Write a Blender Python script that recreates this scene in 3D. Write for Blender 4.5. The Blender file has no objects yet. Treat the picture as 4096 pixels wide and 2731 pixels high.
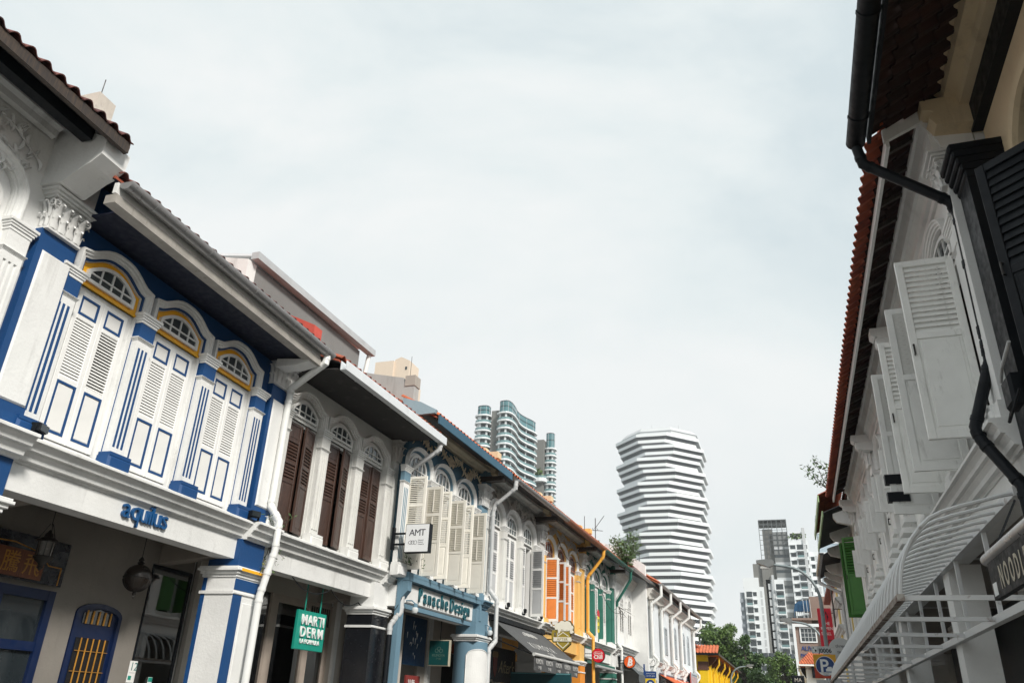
import bpy, bmesh, math, random
from mathutils import Vector, Matrix
random.seed(7)
S = bpy.context.scene
C = S.collection
R_ = math.radians

# ---------------------------------------------------------------- camera
F_PX = 3114.14
def _basis():
    vx, vy = 2316 - 2048, -5233 - 1365.5
    hx, hy = 3200 - 2048, 2882 - 1365.5
    f = math.sqrt(-(vx*hx + vy*hy))
    up = Vector((vx, -vy, -f)).normalized()
    d = Vector((hx, -hy, -f)).normalized()
    d = (d - up*d.dot(up)).normalized()
    return f, Matrix((d.cross(up), d, up))
F_PX, RM = _basis()
CAM = Vector((0, 0, 1.6))
cam = bpy.data.cameras.new('camera')
cam.sensor_width = 36; cam.lens = F_PX/4096*36; cam.clip_end = 5000; cam.clip_start = 0.05
co = bpy.data.objects.new('camera', cam); C.objects.link(co)
co.matrix_world = Matrix.Translation(CAM) @ RM.to_4x4()
S.camera = co
def at(px, py, Y):                      # photograph pixel (4096 wide) -> point at depth Y
    r = RM @ Vector((px - 2048, -(py - 1365.5), -F_PX))
    return CAM + r*(Y/r.y)

# ---------------------------------------------------------------- sky and sun
SUN = Vector((0.66, -0.50, 0.60)).normalized()
el = math.asin(SUN.z); az = math.atan2(SUN.x, SUN.y)
w = bpy.data.worlds.new('World'); S.world = w; w.use_nodes = True
nt = w.node_tree; N = nt.nodes; L = nt.links; N.clear()
out = N.new('ShaderNodeOutputWorld'); mixs = N.new('ShaderNodeMixShader')
sky = N.new('ShaderNodeTexSky'); sky.sky_type = 'NISHITA'; sky.sun_disc = False
sky.sun_elevation = el; sky.sun_rotation = az; sky.dust_density = 2.5
bg1 = N.new('ShaderNodeBackground'); bg1.inputs[1].default_value = 0.11
bg2 = N.new('ShaderNodeBackground'); bg2.inputs[1].default_value = 1.0
tc = N.new('ShaderNodeTexCoord'); mp = N.new('ShaderNodeMapping'); mp.inputs['Scale'].default_value = (1, 1, 1.8)
mp.inputs['Location'].default_value = (5.5, 3.1, 2.2)
n1 = N.new('ShaderNodeTexNoise'); n1.inputs['Scale'].default_value = 1.7; n1.inputs['Detail'].default_value = 10; n1.inputs['Roughness'].default_value = .56
n1.inputs['Distortion'].default_value = .5
cr = N.new('ShaderNodeValToRGB')
cr.color_ramp.elements[0].position = .36; cr.color_ramp.elements[0].color = (.535, .605, .63, 1)
cr.color_ramp.elements[1].position = .64; cr.color_ramp.elements[1].color = (.72, .74, .737, 1)
e = cr.color_ramp.elements.new(.5); e.color = (.642, .692, .698, 1)
n2 = N.new('ShaderNodeTexNoise'); n2.inputs['Scale'].default_value = 1.3; n2.inputs['Detail'].default_value = 5
cr2 = N.new('ShaderNodeValToRGB')
cr2.color_ramp.elements[0].position = .3; cr2.color_ramp.elements[0].color = (.90, .90, .90, 1)
cr2.color_ramp.elements[1].position = .5; cr2.color_ramp.elements[1].color = (.97, .97, .97, 1)
L.new(tc.outputs['Generated'], mp.inputs[0]); L.new(mp.outputs[0], n1.inputs[0]); L.new(mp.outputs[0], n2.inputs[0])
L.new(n1.outputs[0], cr.inputs[0]); L.new(n2.outputs[0], cr2.inputs[0])
L.new(sky.outputs[0], bg1.inputs[0]); L.new(cr.outputs[0], bg2.inputs[0])
L.new(cr2.outputs[0], mixs.inputs[0]); L.new(bg1.outputs[0], mixs.inputs[1]); L.new(bg2.outputs[0], mixs.inputs[2])
L.new(mixs.outputs[0], out.inputs[0])
sl = bpy.data.lights.new('sun', 'SUN'); sl.energy = 3.4; sl.angle = R_(11); sl.color = (1, .95, .88)
so = bpy.data.objects.new('sun', sl); C.objects.link(so); so.location = (20, -20, 40)
so.rotation_euler = SUN.to_track_quat('Z', 'Y').to_euler()
V = S.view_settings; V.view_transform = 'Standard'; V.look = 'None'; V.exposure = 0.38; V.gamma = 1
S.render.engine = 'CYCLES'
S.render.resolution_x = 1024; S.render.resolution_y = 682

# ---------------------------------------------------------------- materials
MATS = {}
def _base(name, rough):
    m = bpy.data.materials.new(name); m.use_nodes = True
    t = m.node_tree; b = t.nodes['Principled BSDF']; b.inputs['Roughness'].default_value = rough
    MATS[name] = m
    return m, t, b
def _noise(t, scale, detail=4, mapping=None, rough=.55, rnd=False):
    tc = t.nodes.new('ShaderNodeTexCoord'); n = t.nodes.new('ShaderNodeTexNoise')
    n.inputs['Scale'].default_value = scale; n.inputs['Detail'].default_value = detail; n.inputs['Roughness'].default_value = rough
    if mapping or rnd:
        mp = t.nodes.new('ShaderNodeMapping'); mp.inputs['Scale'].default_value = mapping or (1, 1, 1)
        t.links.new(tc.outputs['Object'], mp.inputs[0]); t.links.new(mp.outputs[0], n.inputs[0])
        if rnd:
            oi = t.nodes.new('ShaderNodeObjectInfo'); mu = t.nodes.new('ShaderNodeMath'); mu.operation = 'MULTIPLY'; mu.inputs[1].default_value = 37
            t.links.new(oi.outputs['Random'], mu.inputs[0]); t.links.new(mu.outputs[0], mp.inputs['Location'])
    else:
        t.links.new(tc.outputs['Object'], n.inputs[0])
    return n.outputs[0]
def _ramp(t, src, a, b, c0=0, c1=1):
    mr = t.nodes.new('ShaderNodeMapRange'); mr.inputs['From Min'].default_value = a; mr.inputs['From Max'].default_value = b
    mr.inputs['To Min'].default_value = c0; mr.inputs['To Max'].default_value = c1
    t.links.new(src, mr.inputs[0]); return mr.outputs[0]
def _mix(t, fac, a, b):
    m = t.nodes.new('ShaderNodeMix'); m.data_type = 'RGBA'
    if isinstance(fac, float): m.inputs[0].default_value = fac
    else: t.links.new(fac, m.inputs[0])
    for s, i in ((a, 6), (b, 7)):
        if isinstance(s, (tuple, list)): m.inputs[i].default_value = (*s[:3], 1)
        else: t.links.new(s, m.inputs[i])
    return m.outputs[2]
def _bump(t, b, src, strength, dist=.02):
    bp = t.nodes.new('ShaderNodeBump'); bp.inputs['Strength'].default_value = strength; bp.inputs['Distance'].default_value = dist
    t.links.new(src, bp.inputs['Height']); t.links.new(bp.outputs[0], b.inputs['Normal'])
def mul(c, k): return tuple(min(1, x*k) for x in c)
def plaster(name, col, dirt=.5, rough=.85, bump=.25, grime=(.16, .15, .13)):
    if name in MATS: return MATS[name]
    m, t, b = _base(name, rough)
    big = _noise(t, 1.1, 5)
    c = _mix(t, _ramp(t, big, .35, .7), mul(col, .88), mul(col, 1.04))
    st = _noise(t, 2.1, 7, (1.5, 1.5, .20), .66)
    c = _mix(t, _ramp(t, st, .56, .76, 0, dirt*.75), c, grime)
    sp = _noise(t, 9, 8, None, .7)
    c = _mix(t, _ramp(t, sp, .58, .76, 0, dirt*.7), c, mul(col, .55))
    c = _mix(t, _ramp(t, _noise(t, .55, 4, (1, 1, 1.6), .7), .48, .62, 0, dirt*.35), c, mul(col, .8))
    t.links.new(c, b.inputs['Base Color'])
    _bump(t, b, _noise(t, 26, 6), bump)
    return m
def paint(name, col, rough=.5, var=.12, dirt=.15, bump=.06, scale=4, metal=0.0, rnd=False):
    if name in MATS: return MATS[name]
    m, t, b = _base(name, rough)
    b.inputs['Metallic'].default_value = metal
    c = _mix(t, _ramp(t, _noise(t, scale, 5, None, .55, rnd), .3, .7), mul(col, 1-var), mul(col, 1+var*.6))
    c = _mix(t, _ramp(t, _noise(t, 5, 7, (2, 2, .5), .65, rnd), .58, .8, 0, dirt), c, (.09, .075, .055))
    t.links.new(c, b.inputs['Base Color'])
    r = _ramp(t, _noise(t, 11, 4), .3, .7, max(.05, rough-.12), min(1, rough+.12)); t.links.new(r, b.inputs['Roughness'])
    _bump(t, b, _noise(t, 60, 3), bump, .01)
    return m
def wood(name, dark, light, rough=.5):
    if name in MATS: return MATS[name]
    m, t, b = _base(name, rough)
    g = _noise(t, 7, 8, (9, 9, .7), .65, True)
    c = _mix(t, _ramp(t, g, .3, .72), dark, light)
    c = _mix(t, _ramp(t, _noise(t, 2.2, 6, (1, 1, .6), .6, True), .55, .8, 0, .55), c, mul(light, 1.5))
    t.links.new(c, b.inputs['Base Color']); _bump(t, b, g, .35, .01)
    return m
def tile_mat(name, a, bcol, moss=.5):
    if name in MATS: return MATS[name]
    m, t, b = _base(name, .85)
    oi = t.nodes.new('ShaderNodeObjectInfo')
    c = _mix(t, oi.outputs['Random'], a, bcol)
    c = _mix(t, _ramp(t, _noise(t, 6, 7, None, .65, True), .5, .78, 0, moss), c, (.035, .03, .028))
    t.links.new(c, b.inputs['Base Color']); _bump(t, b, _noise(t, 40, 4), .3)
    return m
def glass(name, tint=(.02, .026, .03), rough=.04):
    if name in MATS: return MATS[name]
    m, t, b = _base(name, rough)
    c = _mix(t, _noise(t, 1.5, 3), mul(tint, .7), mul(tint, 1.3)); t.links.new(c, b.inputs['Base Color'])
    b.inputs['Specular IOR Level'].default_value = .8
    _bump(t, b, _noise(t, .9, 2), .05, .02)
    return m
def clear_glass(name):
    if name in MATS: return MATS[name]
    m = bpy.data.materials.new(name); m.use_nodes = True; MATS[name] = m
    t = m.node_tree; t.nodes.clear()
    o = t.nodes.new('ShaderNodeOutputMaterial'); mx = t.nodes.new('ShaderNodeMixShader'); tr = t.nodes.new('ShaderNodeBsdfTransparent')
    gl = t.nodes.new('ShaderNodeBsdfGlossy'); gl.inputs['Roughness'].default_value = .02; tr.inputs[0].default_value = (.72, .8, .79, 1)
    fr = t.nodes.new('ShaderNodeFresnel'); fr.inputs[0].default_value = 2.9
    t.links.new(fr.outputs[0], mx.inputs[0]); t.links.new(tr.outputs[0], mx.inputs[1]); t.links.new(gl.outputs[0], mx.inputs[2]); t.links.new(mx.outputs[0], o.inputs[0])
    return m
def leafmat(name, a, b_, rough=.55):
    if name in MATS: return MATS[name]
    m, t, b = _base(name, rough)
    n = _noise(t, .9, 3); n2 = _noise(t, 5, 2)
    c = _mix(t, _ramp(t, n, .35, .65), a, b_); c = _mix(t, _ramp(t, n2, .5, .75, 0, .5), c, mul(b_, 1.35))
    t.links.new(c, b.inputs['Base Color'])
    b.inputs['Subsurface Weight'].default_value = 0
    return m

# ---------------------------------------------------------------- mesh helpers
class MB:
    def __init__(s): s.v = []; s.f = []; s.m = []; s.mi = 0
    def add(s, vs, fs):
        o = len(s.v); s.v += [tuple(p) for p in vs]
        for f in fs: s.f.append(tuple(i+o for i in f)); s.m.append(s.mi)
        return s
    def quad(s, *p): return s.add(p, [tuple(range(len(p)))])
    def box(s, x0, x1, y0, y1, z0, z1):
        return s.add([(x0,y0,z0),(x1,y0,z0),(x1,y1,z0),(x0,y1,z0),(x0,y0,z1),(x1,y0,z1),(x1,y1,z1),(x0,y1,z1)],
            [(0,3,2,1),(4,5,6,7),(0,1,5,4),(1,2,6,5),(2,3,7,6),(3,0,4,7)])
    def cbox(s, x0, x1, y0, y1, z0, z1, c=.008):      # box with its street-side edges chamfered
        p = [(x0+c,z0),(x1-c,z0),(x1,z0+c),(x1,z1-c),(x1-c,z1),(x0+c,z1),(x0,z1-c),(x0,z0+c)]
        q = [(x0+c,z0+c),(x1-c,z0+c),(x1-c,z1-c),(x0+c,z1-c)]
        vs = [(a,y0,b) for a,b in q] + [(x0,y0+c,z0),(x1,y0+c,z0),(x1,y0+c,z1),(x0,y0+c,z1),(x0,y1,z0),(x1,y1,z0),(x1,y1,z1),(x0,y1,z1)]
        return s.add(vs, [(0,1,2,3),(4,5,1,0),(5,6,2,1),(6,7,3,2),(7,4,0,3),(4,8,9,5),(5,9,10,6),(6,10,11,7),(7,11,8,4),(8,11,10,9)])
    def prism(s, poly, ax, a, b):      # ax 'x': poly (y,z); 'y': poly (x,z); 'z': poly (x,y)
        n = len(poly)
        P = {'x': lambda p, t: (t, p[0], p[1]), 'y': lambda p, t: (p[0], t, p[1]), 'z': lambda p, t: (p[0], p[1], t)}[ax]
        vs = [P(p, a) for p in poly] + [P(p, b) for p in poly]
        return s.add(vs, [tuple(range(n))[::-1], tuple(range(n, 2*n))] + [(i, (i+1) % n, n+(i+1) % n, n+i) for i in range(n)])
    def tube(s, path, r, n=8, cap=True):
        P = [Vector(p) for p in path]; rings = []; prev = None
        for i, p in enumerate(P):
            d = ((P[i+1]-p).normalized() if i < len(P)-1 else Vector()) + ((p-P[i-1]).normalized() if i else Vector())
            d = d.normalized() if d.length > 1e-6 else Vector((0, 0, 1))
            if prev is None:
                a = d.orthogonal().normalized()
            else:
                a = (prev - d*prev.dot(d)); a = a.normalized() if a.length > 1e-6 else d.orthogonal().normalized()
            prev = a; b = d.cross(a); rr = r[i] if isinstance(r, (list, tuple)) else r
            k = 1.0
            if 0 < i < len(P)-1:
                cs = (P[i+1]-p).normalized().dot((p-P[i-1]).normalized()); k = 1/max(.6, math.sqrt((1+cs)/2))
            rings.append([p + (a*math.cos(t)+b*math.sin(t))*rr*(k if rr else 1) for t in [2*math.pi*j/n for j in range(n)]])
        o = [v for rg in rings for v in rg]; fs = []
        for i in range(len(P)-1):
            for j in range(n): fs.append((i*n+j, i*n+(j+1) % n, (i+1)*n+(j+1) % n, (i+1)*n+j))
        if cap: fs += [tuple(range(n))[::-1], tuple((len(P)-1)*n+j for j in range(n))]
        return s.add(o, fs)
    def lathe(s, prof, c=(0, 0, 0), n=16, ax='z'):
        vs = []; fs = []; m = len(prof)
        for j in range(n):
            t = 2*math.pi*j/n
            for r, z in prof:
                q = (r*math.cos(t), r*math.sin(t), z)
                if ax == 'y': q = (q[0], q[2], q[1])
                if ax == 'x': q = (q[2], q[0], q[1])
                vs.append((c[0]+q[0], c[1]+q[1], c[2]+q[2]))
        for j in range(n):
            k = (j+1) % n
            for i in range(m-1): fs.append((j*m+i, k*m+i, k*m+i+1, j*m+i+1))
        fs += [tuple(j*m for j in range(n))[::-1], tuple(j*m+m-1 for j in range(n))]
        return s.add(vs, fs)
    def sweep(s, path, sec, closed=False):       # path in (x,z); section (offset to the left of travel, y)
        n = len(path); m = len(sec); vs = []
        for i, p in enumerate(path):
            a = path[i-1] if (i or closed) else None; b = path[(i+1) % n] if (i < n-1 or closed) else None
            d1 = Vector((p[0]-a[0], p[1]-a[1])).normalized() if a else None
            d2 = Vector((b[0]-p[0], b[1]-p[1])).normalized() if b else None
            d = ((d1 or Vector((0, 0))) + (d2 or Vector((0, 0)))).normalized()
            nn = Vector((-d.y, d.x)); k = 1.0
            if d1 and d2: k = 1/max(.5, math.sqrt(max(0, (1+d1.dot(d2))/2)))
            for o, y in sec: vs.append((p[0]+nn.x*o*k, y, p[1]+nn.y*o*k))
        fs = []
        for i in range(n if closed else n-1):
            j = (i+1) % n
            for q in range(m): fs.append((i*m+q, i*m+(q+1) % m, j*m+(q+1) % m, j*m+q))
        if not closed: fs += [tuple(range(m))[::-1], tuple((n-1)*m+q for q in range(m))]
        return s.add(vs, fs)
    def mesh(s, name, mats, smooth=False):
        me = bpy.data.meshes.new(name); me.from_pydata(s.v, [], s.f)
        for mt in (mats if isinstance(mats, (list, tuple)) else [mats]): me.materials.append(mt)
        if any(s.m): me.polygons.foreach_set('material_index', s.m)
        bm = bmesh.new(); bm.from_mesh(me); bmesh.ops.recalc_face_normals(bm, faces=bm.faces); bm.to_mesh(me); bm.free()
        if smooth:
            me.polygons.foreach_set('use_smooth', [True]*len(me.polygons))
            try: me.set_sharp_from_angle(angle=R_(38))
            except Exception: pass
        me.update(); return me
    def build(s, name, mats, parent=None, loc=(0, 0, 0), rot=(0, 0, 0), smooth=False):
        return link(name, s.mesh(name, mats, smooth), parent, loc, rot)
def link(name, me, parent=None, loc=(0, 0, 0), rot=(0, 0, 0)):
    o = bpy.data.objects.new(name, me); C.objects.link(o); o.location = loc; o.rotation_euler = rot
    if parent: o.parent = parent
    return o
def tag(o, label=None, cat=None, group=None, kind=None):
    if label: o['label'] = label
    if cat: o['category'] = cat
    if group: o['group'] = group
    if kind: o['kind'] = kind
    return o
class Frame:                                  # a facade: u along it, d out towards the street, z up
    def __init__(s, A, B):
        s.A = Vector((A[0], A[1], 0)); t = Vector((B[0]-A[0], B[1]-A[1], 0)); s.W = t.length; s.t = t.normalized()
        s.n = Vector((s.t.y, -s.t.x, 0)); s.rz = math.atan2(s.t.y, s.t.x)
    def P(s, u, d, z): return s.A + s.t*u + s.n*d + Vector((0, 0, z))
def thing(name, label, cat, loc, rz=0, group=None):
    o = bpy.data.objects.new(name, None); C.objects.link(o); o.location = loc; o.rotation_euler = (0, 0, rz); o.empty_display_size = .2
    return tag(o, label, cat, group)
CACHE = {}
def cached(key, fn):
    if key not in CACHE: CACHE[key] = fn()
    return CACHE[key]
def text_mesh(body, size, mat, ext=.006, align='LEFT', shear=0, bold=0, width=1.0):
    cu = bpy.data.curves.new('lettering', 'FONT'); cu.body = body; cu.size = size; cu.extrude = ext; cu.align_x = align; cu.shear = shear; cu.offset = bold; cu.resolution_u = 3
    ob = bpy.data.objects.new('lettering', cu); C.objects.link(ob)
    dg = bpy.context.evaluated_depsgraph_get(); me = bpy.data.meshes.new_from_object(ob.evaluated_get(dg))
    bpy.data.objects.remove(ob); bpy.data.curves.remove(cu)
    if width != 1.0:
        for v in me.vertices: v.co.x *= width
    me.materials.clear(); me.materials.append(mat); me.name = 'lettering'
    return me
UPR = (R_(90), 0, 0)
def text(body, size, mat, parent, loc, name='lettering', rot=UPR, **k):
    return link(name, text_mesh(body, size, mat, **k), parent, loc, rot)
def letters(body, size, mat, parent, loc, span, rot=UPR, gap=0, **k):     # one object for each letter, spread over a width
    ms = []
    for ch in body:
        if ch == ' ': ms.append(None); continue
        me = text_mesh(ch, size, mat, **k); xs = [v.co.x for v in me.vertices]; ms.append((me, min(xs), max(xs)))
    adv = [(m[2]-m[1] if m else size*.25) for m in ms]; n = len(body)
    g = (span - sum(adv))/max(1, n-1); x = 0; M = Matrix.Rotation(rot[2], 3, 'Z') @ Matrix.Rotation(rot[1], 3, 'Y') @ Matrix.Rotation(rot[0], 3, 'X')
    for a, m in zip(adv, ms):
        if m: link('letter', m[0], parent, Vector(loc) + M @ Vector((x-m[1], 0, 0)), rot)
        x += a + g
def disc(mb, c, r, y0, y1, n=32): return mb.prism([(c[0]+r*math.cos(2*math.pi*i/n), c[1]+r*math.sin(2*math.pi*i/n)) for i in range(n)], 'y', y0, y1)
# ---------------------------------------------------------------- palette
WHITE = plaster('white plaster', (.78, .785, .77), .5)
WHITE2 = plaster('aged white plaster', (.74, .745, .73), .7)
GREYW = plaster('grey white plaster', (.68, .68, .65), .6)
GREYT = plaster('pale grey trim plaster', (.75, .755, .73), .5)
GREYP = plaster('warm grey plaster', (.42, .41, .39), .4)
BLUE = plaster('cobalt blue plaster', (.003, .055, .185), .12, .6, .12, (.01, .03, .07))
NAVY = paint('navy eave paint', (.003, .007, .026), .8)
YELLOW = paint('marigold frame paint', (.95, .48, .015), .5, .1, .25)
AZURE = plaster('dusty azure plaster', (.135, .24, .315), .3, .75, .15, (.05, .09, .12))
DAZURE = plaster('dark teal frieze plaster', (.045, .12, .18), .3)
OCHRE = plaster('ochre yellow plaster', (.80, .49, .15), .3)
GREEN = plaster('bottle green plaster', (.03, .16, .12), .3)
DGREEN = paint('green gutter paint', (.015, .12, .09), .5)
ORANGE = paint('orange shutter paint', (.74, .24, .055), .5)
CREAM = plaster('cream plaster', (.72, .58, .38), .55, .85, .2, (.2, .13, .07))
WPAINT = paint('white joinery paint', (.80, .80, .78), .45, .05, .22)
IVORY = paint('ivory shutter paint', (.84, .81, .73), .5, .05, .15)
GPAINT = paint('grey shutter panel paint', (.48, .49, .50), .5, .05, .1)
PIPEW = paint('white pipe', (.76, .77, .75), .4, .05, .3)
PIPEG = paint('grey pipe', (.52, .53, .53), .45, .06, .3)
PIPEY = paint('yellow pipe', (.78, .40, .06), .45, .06, .2)
METALG = paint('grey gutter metal', (.36, .36, .36), .35, .1, .3, .04, 3, .5)
ZINC = paint('pale box gutter sheet', (.66, .69, .71), .4, .06, .25)
COPPER = paint('copper brown gutter', (.30, .105, .05), .45, .15, .3)
BROWN = wood('weathered brown timber', (.026, .014, .010), (.085, .043, .030), .38)
DARKW = wood('dark eave timber', (.02, .016, .014), (.07, .055, .045), .7)
BLACK = paint('black paint', (.007, .009, .012), .5, .2, .0)
MATS['black paint'].node_tree.nodes['Principled BSDF'].inputs['Specular IOR Level'].default_value = .2
BLACKG = paint('glossy black column paint', (.010, .011, .014), .18, .2, .05)
IRON = paint('dark cast iron', (.018, .015, .013), .5, .3, .2, .2)
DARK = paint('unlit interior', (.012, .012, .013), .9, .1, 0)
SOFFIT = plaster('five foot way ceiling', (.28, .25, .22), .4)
SHOPW = plaster('five foot way wall', (.46, .425, .38), .35)
TILE = tile_mat('terracotta roof tile', (.38, .095, .045), (.24, .055, .035), .75)
TILEK = tile_mat('blackened roof tile', (.15, .05, .04), (.07, .03, .03), .8)
TILEO = tile_mat('orange roof tile', (.55, .15, .06), (.40, .10, .045), .45)
TILED = tile_mat('dark roof tile underside', (.075, .030, .020), (.035, .020, .016), .5)
REDP = paint('red parapet paint', (.50, .075, .05), .6)
FANG = glass('fanlight glass', (.045, .055, .06), .08)
SHOPG = clear_glass('shop glass')
DGLASS = glass('dark glass')
CREAMR = plaster('cream relief plaster', (.66, .58, .44), .4)
GREYR = plaster('grey relief plaster', (.62, .60, .56), .5)
ROADM = plaster('asphalt', (.05, .05, .052), .3)
PAVEM = plaster('paving', (.22, .21, .195), .4)
TEAL = paint('teal sign paint', (.008, .27, .20), .4, .05, .05)

# ---------------------------------------------------------------- shared pieces
def arch_path(cx, hw, z0, zs, rise, kind, n=14):
    p = [(cx-hw, z0)]
    for i in range(n+1):
        if kind in ('ogee', 'seg'):
            x = -hw + 2*hw*i/n; z = arch_z(x, hw, zs, rise, kind)
        else:
            a = math.pi*(1-i/n); x = hw*math.cos(a); z = zs + rise*math.sin(a)
        p.append((cx+x, z))
    return p + [(cx+hw, z0)]
def arch_z(x, hw, zs, rise, kind):
    x = max(-hw, min(hw, x))
    if kind == 'ogee': return zs + rise*.5*(1+math.cos(math.pi*abs(x/hw)**1.35))
    if kind == 'seg': return zs + rise*(1-(x/hw)**2)
    return zs + rise*math.sqrt(max(0, 1-(x/hw)**2))
def profile_cornice(z0, z1, pr):
    h = z1-z0; k = pr/.28
    return [(0,z0),(-.04*k,z0),(-.05*k,z0+.12*h),(-.10*k,z0+.14*h),(-.11*k,z0+.30*h),(-.145*k,z0+.44*h),(-.15*k,z0+.5*h),(-.19*k,z0+.52*h),(-.2*k,z0+.66*h),(-.235*k,z0+.8*h),(-.24*k,z0+.84*h),(-.28*k,z0+.86*h),(-.28*k,z1-.008),(-.272*k,z1),(0,z1)]
def ring_cap(mb, c, hw, d, z0, z1, grow, y1=0):            # stepped moulding round a square shaft
    h = z1-z0; st = [(0, .28, .25), (.28, .5, .5), (.5, .72, .72), (.72, 1, 1)]
    for a, b, g in st: mb.cbox(c-hw-grow*g, c+hw+grow*g, -d-grow*g, y1, z0+h*a, z0+h*b, .006)
def leaf_strip(mb, base, out, up, side, w, h, curl):
    pr = []
    for i in range(5):
        t = i/4; pr.append((base + up*(h*t*(1-.12*t*t)) + out*(curl*t*t*t + .012), w*(1-.55*t*t)*(0.75+.5*math.sin(math.pi*min(1, t*1.2))*.5)))
    p2 = pr[-1][0] + out*curl*.35 - up*h*.16; pr.append((p2, w*.25))
    vs = []
    for p, ww in pr: vs += [p - side*ww*.5, p + out*.015, p + side*ww*.5]
    fs = []
    for i in range(len(pr)-1):
        o = i*3; fs += [(o, o+1, o+4, o+3), (o+1, o+2, o+5, o+4)]
    mb.add(vs, fs)
def spiral(mb, c, r, ax, out, tr=.016, turns=1.6, sgn=1, n=18):
    pts = []
    for i in range(n+1):
        t = i/n; a = sgn*(t*turns*2*math.pi) + math.pi/2; rr = r*(1-.82*t)
        pts.append(c + ax*(rr*math.cos(a)) + Vector((0, 0, 1))*(rr*math.sin(a)) + out*(.02*t))
    mb.tube(pts, [tr*(1-.4*i/n) for i in range(n+1)], 5)
def capital_mesh(w, d, h, mat, volute=False):
    def mk():
        m = MB(); Z = Vector((0, 0, 1))
        m.prism([(-w/2, 0), (w/2, 0), (w/2+.0, -d), (-w/2, -d)], 'z', 0, h*.8)
        for k, (g, a, b) in enumerate(((.0, -.02, .04), (.03, .8, .86), (.06, .86, .93), (.10, .93, 1.0))):
            m.cbox(-w/2-.02-g, w/2+.02+g, -d-.02-g, 0, h*a, h*b, .006)
        faces = [(Vector((1, 0, 0)), Vector((0, -1, 0)), -d, w), (Vector((0, -1, 0)), Vector((-1, 0, 0)), None, d), (Vector((0, 1, 0)), Vector((1, 0, 0)), None, d)]
        for row, (zz, hh, cu) in enumerate(((.05, .36, .05), (.30, .42, .075))):
            for side, out, yy, ww in faces:
                n = max(2, round(ww/.13))
                for i in range(n):
                    t = (i+.5+(.0 if row else .0))/n - .5
                    if yy is not None: b = Vector((t*ww, -d, h*zz))
                    else: b = Vector((out.x*w/2, -d/2 + side.y*t*ww, h*zz))
                    leaf_strip(m, b, out, Z, side, ww/n*1.05, h*hh, cu)
        r = h*.2 if volute else h*.12
        for sx in (-1, 1):
            c = Vector((sx*(w/2+.0), -d-.03, h*.66))
            spiral(m, c, r, Vector((1, 0, 0))*sx, Vector((0, -1, 0)), .022 if volute else .014)
            spiral(m, Vector((sx*(w/2+.03), -d, h*.66)), r, Vector((0, -1, 0)), Vector((sx, 0, 0)), .022 if volute else .014)
        if not volute:
            for i in range(3): spiral(m, Vector(((i-1)*w*.28, -d-.02, h*.7)), h*.07, Vector((1, 0, 0)), Vector((0, -1, 0)), .01)
        return m.mesh('capital', mat, True)
    return cached(('cap', w, d, h, mat.name, volute), mk)

def tile_mesh(w=.21, l=.36, mat=None):
    def mk():
        m = MB(); pr = []
        for i in range(9):
            t = i/8; x = t*w; z = .058*max(0, math.sin(math.pi*min(1, t/.68)))**.8 if t < .68 else 0.0
            pr.append((x, z))
        n = len(pr); vs = []
        for y, dz in ((0, 0), (l, 0)):
            for x, z in pr: vs.append((x, y, z + dz + .014))
        for y in (0, l):
            for x, z in pr: vs.append((x, y, z))
        fs = []
        for i in range(n-1):
            fs += [(i, i+1, n+i+1, n+i), (2*n+i+1, 2*n+i, 3*n+i, 3*n+i+1), (i+1, i, 2*n+i, 2*n+i+1), (n+i, n+i+1, 3*n+i+1, 3*n+i)]
        m.add(vs, fs); return m.mesh('roof_tile', mat, True)
    return cached(('tile', w, l, mat.name), mk)
def tile_roof(root, u0, u1, de, ze, th, tm, deck, soffit, depth=4.5, rows=2, extra=2, nw=.21, ridge_red=None):
    """tiled slope: eave edge at distance de, height ze; rows of single tiles at the eave, the rest joined"""
    c, s = math.cos(th), math.sin(th); L_ = (depth+de)/c
    m = MB(); m.prism([(-de+.05, ze-.05), (depth, ze-.05+(depth+de-.05)*math.tan(th)), (depth, ze-.01+(depth+de-.05)*math.tan(th)), (-de+.05, ze-.01)], 'x', u0, u1)
    roof = m.build('roof', deck, root)
    me = tile_mesh(nw, .36, tm); n = int((u1-u0)/nw); st = (u1-u0)/n
    for r in range(rows):
        for i in range(n):
            y = -de + (r*.29)*c; z = ze + .012 + (r*.29)*s + .012*r
            link('roof_tile', me, roof, (u0+i*st, y, z + random.uniform(-.004, .004)), (th + R_(2.0) + random.uniform(-.012, .012), random.uniform(-.01, .01), random.uniform(-.012, .012)))
    f = MB(); ov = len(me.vertices); rot = Matrix.Rotation(th+R_(2), 3, 'X'); vs0 = [rot @ v.co for v in me.vertices]; fs0 = [tuple(p.vertices) for p in me.polygons]
    for r in range(rows, rows+extra):
        for i in range(n):
            o = Vector((u0+i*st, -de + r*.29*c, ze + .012 + r*.29*s + .012*r)); f.add([v+o for v in vs0], fs0)
    if extra: tag(f.build('roof_tile_field', tm, roof, smooth=True), kind='stuff')
    return roof
def half_gutter(root, u0, u1, d, z, r, mat, name='gutter', joints=1.2):
    m = MB()
    def sect(r, t): return [(-d + r*math.cos(a), z + r*math.sin(a)) for a in [math.pi + math.pi*i/10 for i in range(11)]] + [(-d + (r-t)*math.cos(a), z + (r-t)*math.sin(a)) for a in [2*math.pi - math.pi*i/10 for i in range(11)]]
    m.prism(sect(r, .012), 'x', u0, u1)
    x = u0 + .5
    while joints and x < u1-.1:
        m.prism(sect(r+.008, .0075), 'x', x, x+.05); x += joints
    for x in (u0, u1-.012): m.prism([(-d + (r-.013)*math.cos(a), z-.001 + (r-.013)*math.sin(a)) for a in [math.pi + math.pi*i/10 for i in range(11)]], 'x', x, x+.012)
    return m.build(name, mat, root, smooth=True)
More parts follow.
